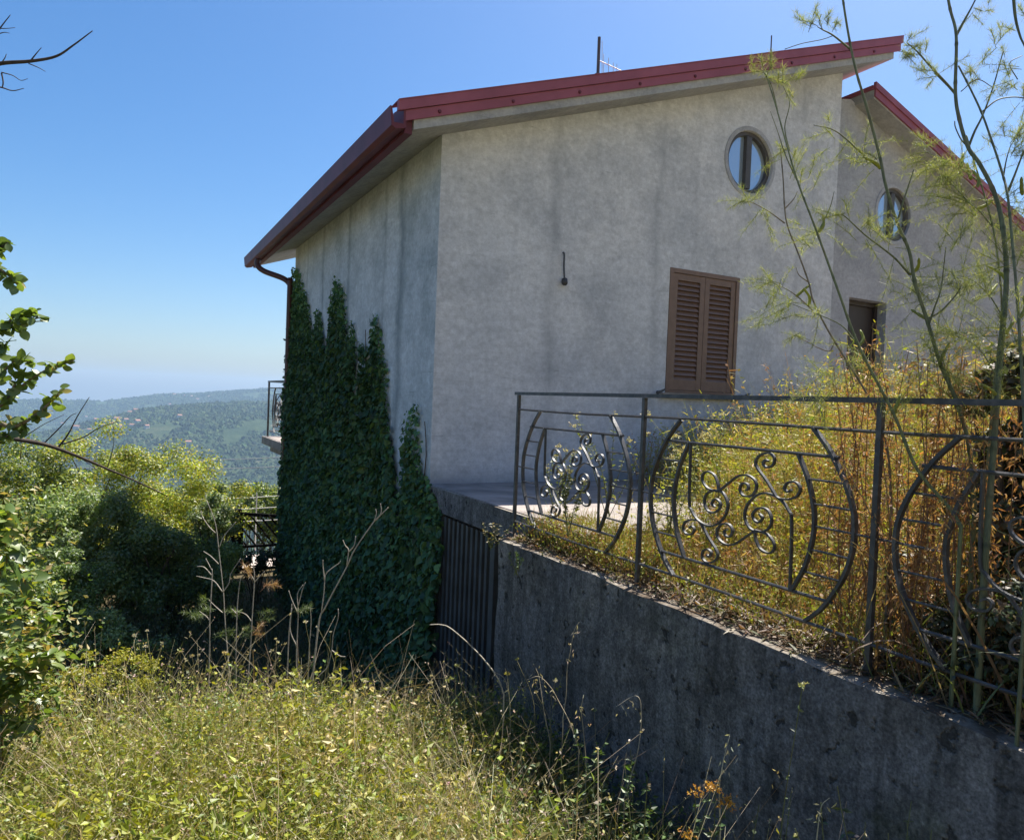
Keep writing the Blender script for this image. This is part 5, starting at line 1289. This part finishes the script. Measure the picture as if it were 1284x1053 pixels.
fennel('thickest fennel cane at the right edge forking against the sky',
       [(1236, 690), (1243, 600), (1250, 505), (1256, 428), (1262, 350), (1258, 290), (1248, 245), (1228, 205), (1214, 185), (1203, 150), (1198, 115), (1199, 45), (1191, 10), (1182, -40)], np.linspace(2.3, 2.75, 14), .0175, .0055,
       [([(1199, 45), (1208, 28), (1219, 8), (1230, -15)], 2.73, .0055), ([(1198, 118), (1182, 100), (1165, 82), (1150, 65), (1137, 54)], 2.7, .0055), ([(1214, 185), (1222, 165), (1232, 145), (1245, 110), (1258, 64)], 2.68, .0052), ([(1198, 118), (1180, 100), (1172, 92)], 2.7, .0028), ([(1232, 140), (1250, 126), (1270, 122), (1290, 124)], 2.68, .003), ([(1214, 185), (1205, 175), (1198, 160), (1197, 152)], 2.7, .0028), ([(1245, 110), (1225, 100), (1205, 115)], 2.68, .0016)], 4,
       [(1172, 92, 2.7, -.6, .2, .07, 5), (1155, 70, 2.7, -.3, .6, .05, 4), (1137, 54, 2.7, .6, .2, .05, 3), (1258, 64, 2.68, 0, .7, .06, 3), (1280, 122, 2.68, .5, -.2, .09, 5), (1225, 100, 2.68, -.4, .4, .06, 4), (1262, 330, 2.45, -.7, .3, .13, 6), (1256, 420, 2.4, -.7, .3, .15, 7), (1250, 500, 2.35, -.6, .4, .16, 6), (1225, 10, 2.73, .5, .3, .05, 3)],
       [(1262, 352, 2.5), (1255, 430, 2.42), (1250, 500, 2.38), (1226, 235, 2.6)], (.11, .125, .07))
fennel('leaning fennel cane at the right edge beside the thickest cane',
       [(1292, 640), (1286, 560), (1282, 480), (1276, 380), (1270, 312), (1264, 249), (1257, 218), (1243, 175), (1231, 142), (1217, 112), (1202, 83)], np.linspace(2.1, 2.65, 11), .011, .0038,
       [([(1264, 240), (1272, 220), (1284, 190), (1300, 160)], 2.5, .005), ([(1258, 222), (1262, 200), (1268, 180)], 2.55, .003), ([(1276, 100), (1266, 80), (1282, 70)], 2.6, .002), ([(1270, -20), (1273, 20), (1279, 45), (1286, 62), (1296, 100)], 2.5, .006)], 5,
       [(1280, 190, 2.5, .4, .5, .10, 6), (1268, 180, 2.55, 0, .7, .08, 5), (1270, 100, 2.6, -.3, .3, .07, 5), (1266, 250, 2.5, .5, .2, .14, 7), (1272, 330, 2.4, .5, .3, .15, 7), (1278, 420, 2.3, -.6, .3, .16, 7), (1283, 30, 2.5, .4, .3, .06, 4)],
       [(1282, 245, 2.5), (1278, 400, 2.3)], (.11, .125, .07))
fennel('slender fennel stem between the leaning canes with the thickest fronds',
       [(1232, 660), (1240, 560), (1248, 470), (1256, 395), (1253, 340), (1245, 285), (1230, 230), (1222, 205), (1212, 170)], np.linspace(2.6, 2.8, 9), .009, .003,
       [([(1256, 395), (1240, 370), (1220, 352), (1200, 345)], 2.7), ([(1245, 285), (1225, 262), (1205, 250), (1190, 246)], 2.75), ([(1230, 230), (1205, 212), (1180, 200), (1160, 190)], 2.78), ([(1222, 262), (1200, 238), (1180, 218)], 2.75), ([(1248, 470), (1230, 440), (1210, 425), (1190, 418)], 2.65)], 6,
       [(1220, 352, 2.7, -.6, .2, .13, 7), (1240, 370, 2.7, -.4, .3, .13, 6), (1205, 250, 2.75, -.6, .2, .12, 8), (1225, 262, 2.75, -.4, .4, .12, 7), (1190, 205, 2.78, -.6, .1, .10, 7), (1165, 192, 2.78, -.6, .2, .08, 5), (1210, 212, 2.78, -.3, .5, .11, 6), (1185, 222, 2.75, -.5, .1, .10, 6), (1210, 425, 2.65, -.6, .2, .14, 7), (1245, 285, 2.75, .5, .3, .13, 6), (1190, 420, 2.65, -.6, .2, .13, 6)],
       [(1225, 262, 2.75), (1240, 370, 2.7), (1205, 212, 2.78), (1218, 226, 2.78)])
# tangle of long dry and green blades round the cane feet
mb = MB(); n = 260
cx = rng.uniform(2.36, 3.1, n); cyy = rng.uniform(.5, 1.75, n); bb = np.stack([cx, cyy, np.full(n, -.95)], 1); hh = rng.uniform(.25, .75, n); an_ = rng.random(n)*6.28
tt = bb+np.stack([np.cos(an_)*hh*.7, np.sin(an_)*hh*.7, hh*rng.uniform(.2, 1, n)], 1)
blades(mb, bb, tt, np.stack([0*hh, 0*hh, hh*.45], 1), rng.uniform(.004, .012, n), pick([(.19, .135, .08), (.12, .14, .05), (.28, .21, .13), (.17, .10, .06), (.09, .12, .045)], n, .3), 7)
tag(mb.build('cane_leaves', MAT['grass']), 'tangle of long dry blades round the feet of the canes', 'dry leaves', kind='stuff')
# dry rusty stalks standing among them
def rusty(label, px, y0, y1, f, seed):
    rg = np.random.default_rng(seed); top = at(px, y0, f); bot = at(px-10, y1, f); root = A([bot[0], bot[1], float(bed_z(bot[0], bot[1]))-.02])
    t = thing('dry_stalk', label, 'stalk', tuple(root), 'rusty dry stalks behind the railing'); mbs = MB(); mbl = MB()
    for k in range(6):
        tip = top+A([rg.normal()*.13, rg.normal()*.13, -abs(rg.normal())*.2*k/3]); L = smooth_line(A([root+rg.normal(size=3)*.02, (root+tip)/2+rg.normal(size=3)*.03, tip]), 8)
        tube(mbs, L, .004, .0016, 4, (.20, .12, .07)); m = 240
        i0 = (rg.random(m)**.8*(len(L)-1)).astype(int); P = L[i0]+rg.normal(size=(m, 3))*.014
        scatter(mbl, LEAF_V*A([.5, 1, 1]), LEAF_F, P, frame_from(rg.normal(size=(m, 3)), -UPV+.6*rg.normal(size=(m, 3)), m), rg.uniform(.012, .036, m), pick([(.34, .17, .075), (.27, .13, .06), (.40, .25, .12), (.32, .22, .1)], m, .3, None, rg))
    mbs.build('stem', MAT['stem'], t); o = mbl.build('dry_leaves', MAT['grass'], t); o['kind'] = 'stuff'
for i, a in enumerate((('rusty dry stalk in front of the dark doorway', 1108, 410, 700, 3.0), ('rusty dry stalk left of the third railing post', 1078, 470, 720, 2.9), ('rusty dry stalk just right of the third railing post', 1128, 455, 740, 2.75), ('rusty dry stalk under the second round window', 1175, 430, 720, 2.7), ('rusty dry stalk beside the thickest cane', 1215, 450, 700, 2.6), ('rusty dry stalk at the right picture edge', 1272, 470, 690, 2.4), ('low rusty dry stalk behind the third panel hoop', 1150, 540, 760, 2.6))):
    rusty(*a, 60+i)

# leafy shrub added just beyond the right edge to shade the railing's end
bush('shrub', 'dark leafy shrub added at the right edge to shade the railing', 'shrub', (3.20, 1.50, -.20), (.34, .34, .55), 40, 11000, .04, [(.07, .09, .035), (.10, .10, .045), (.14, .09, .05)], -.95, None, 91, .28)
bush('shrub', 'low dark shrub added for the shade at the lower right railing', 'shrub', (2.66, 1.36, -.74), (.22, .42, .20), 34, 6500, .028, [(.045, .07, .03), (.07, .085, .035), (.11, .08, .045)], -.95, None, 92, .3)  # dark leaves added to stand for the shade behind the lower railing

# the house, its terrace and what hangs on them stand a little farther off than the wall
KH = 1.10
for t in (house, ter, bg_, hc, an, an2, ivy, eg):
    t.location = t.location*KH; t.scale = (KH, KH, KH)
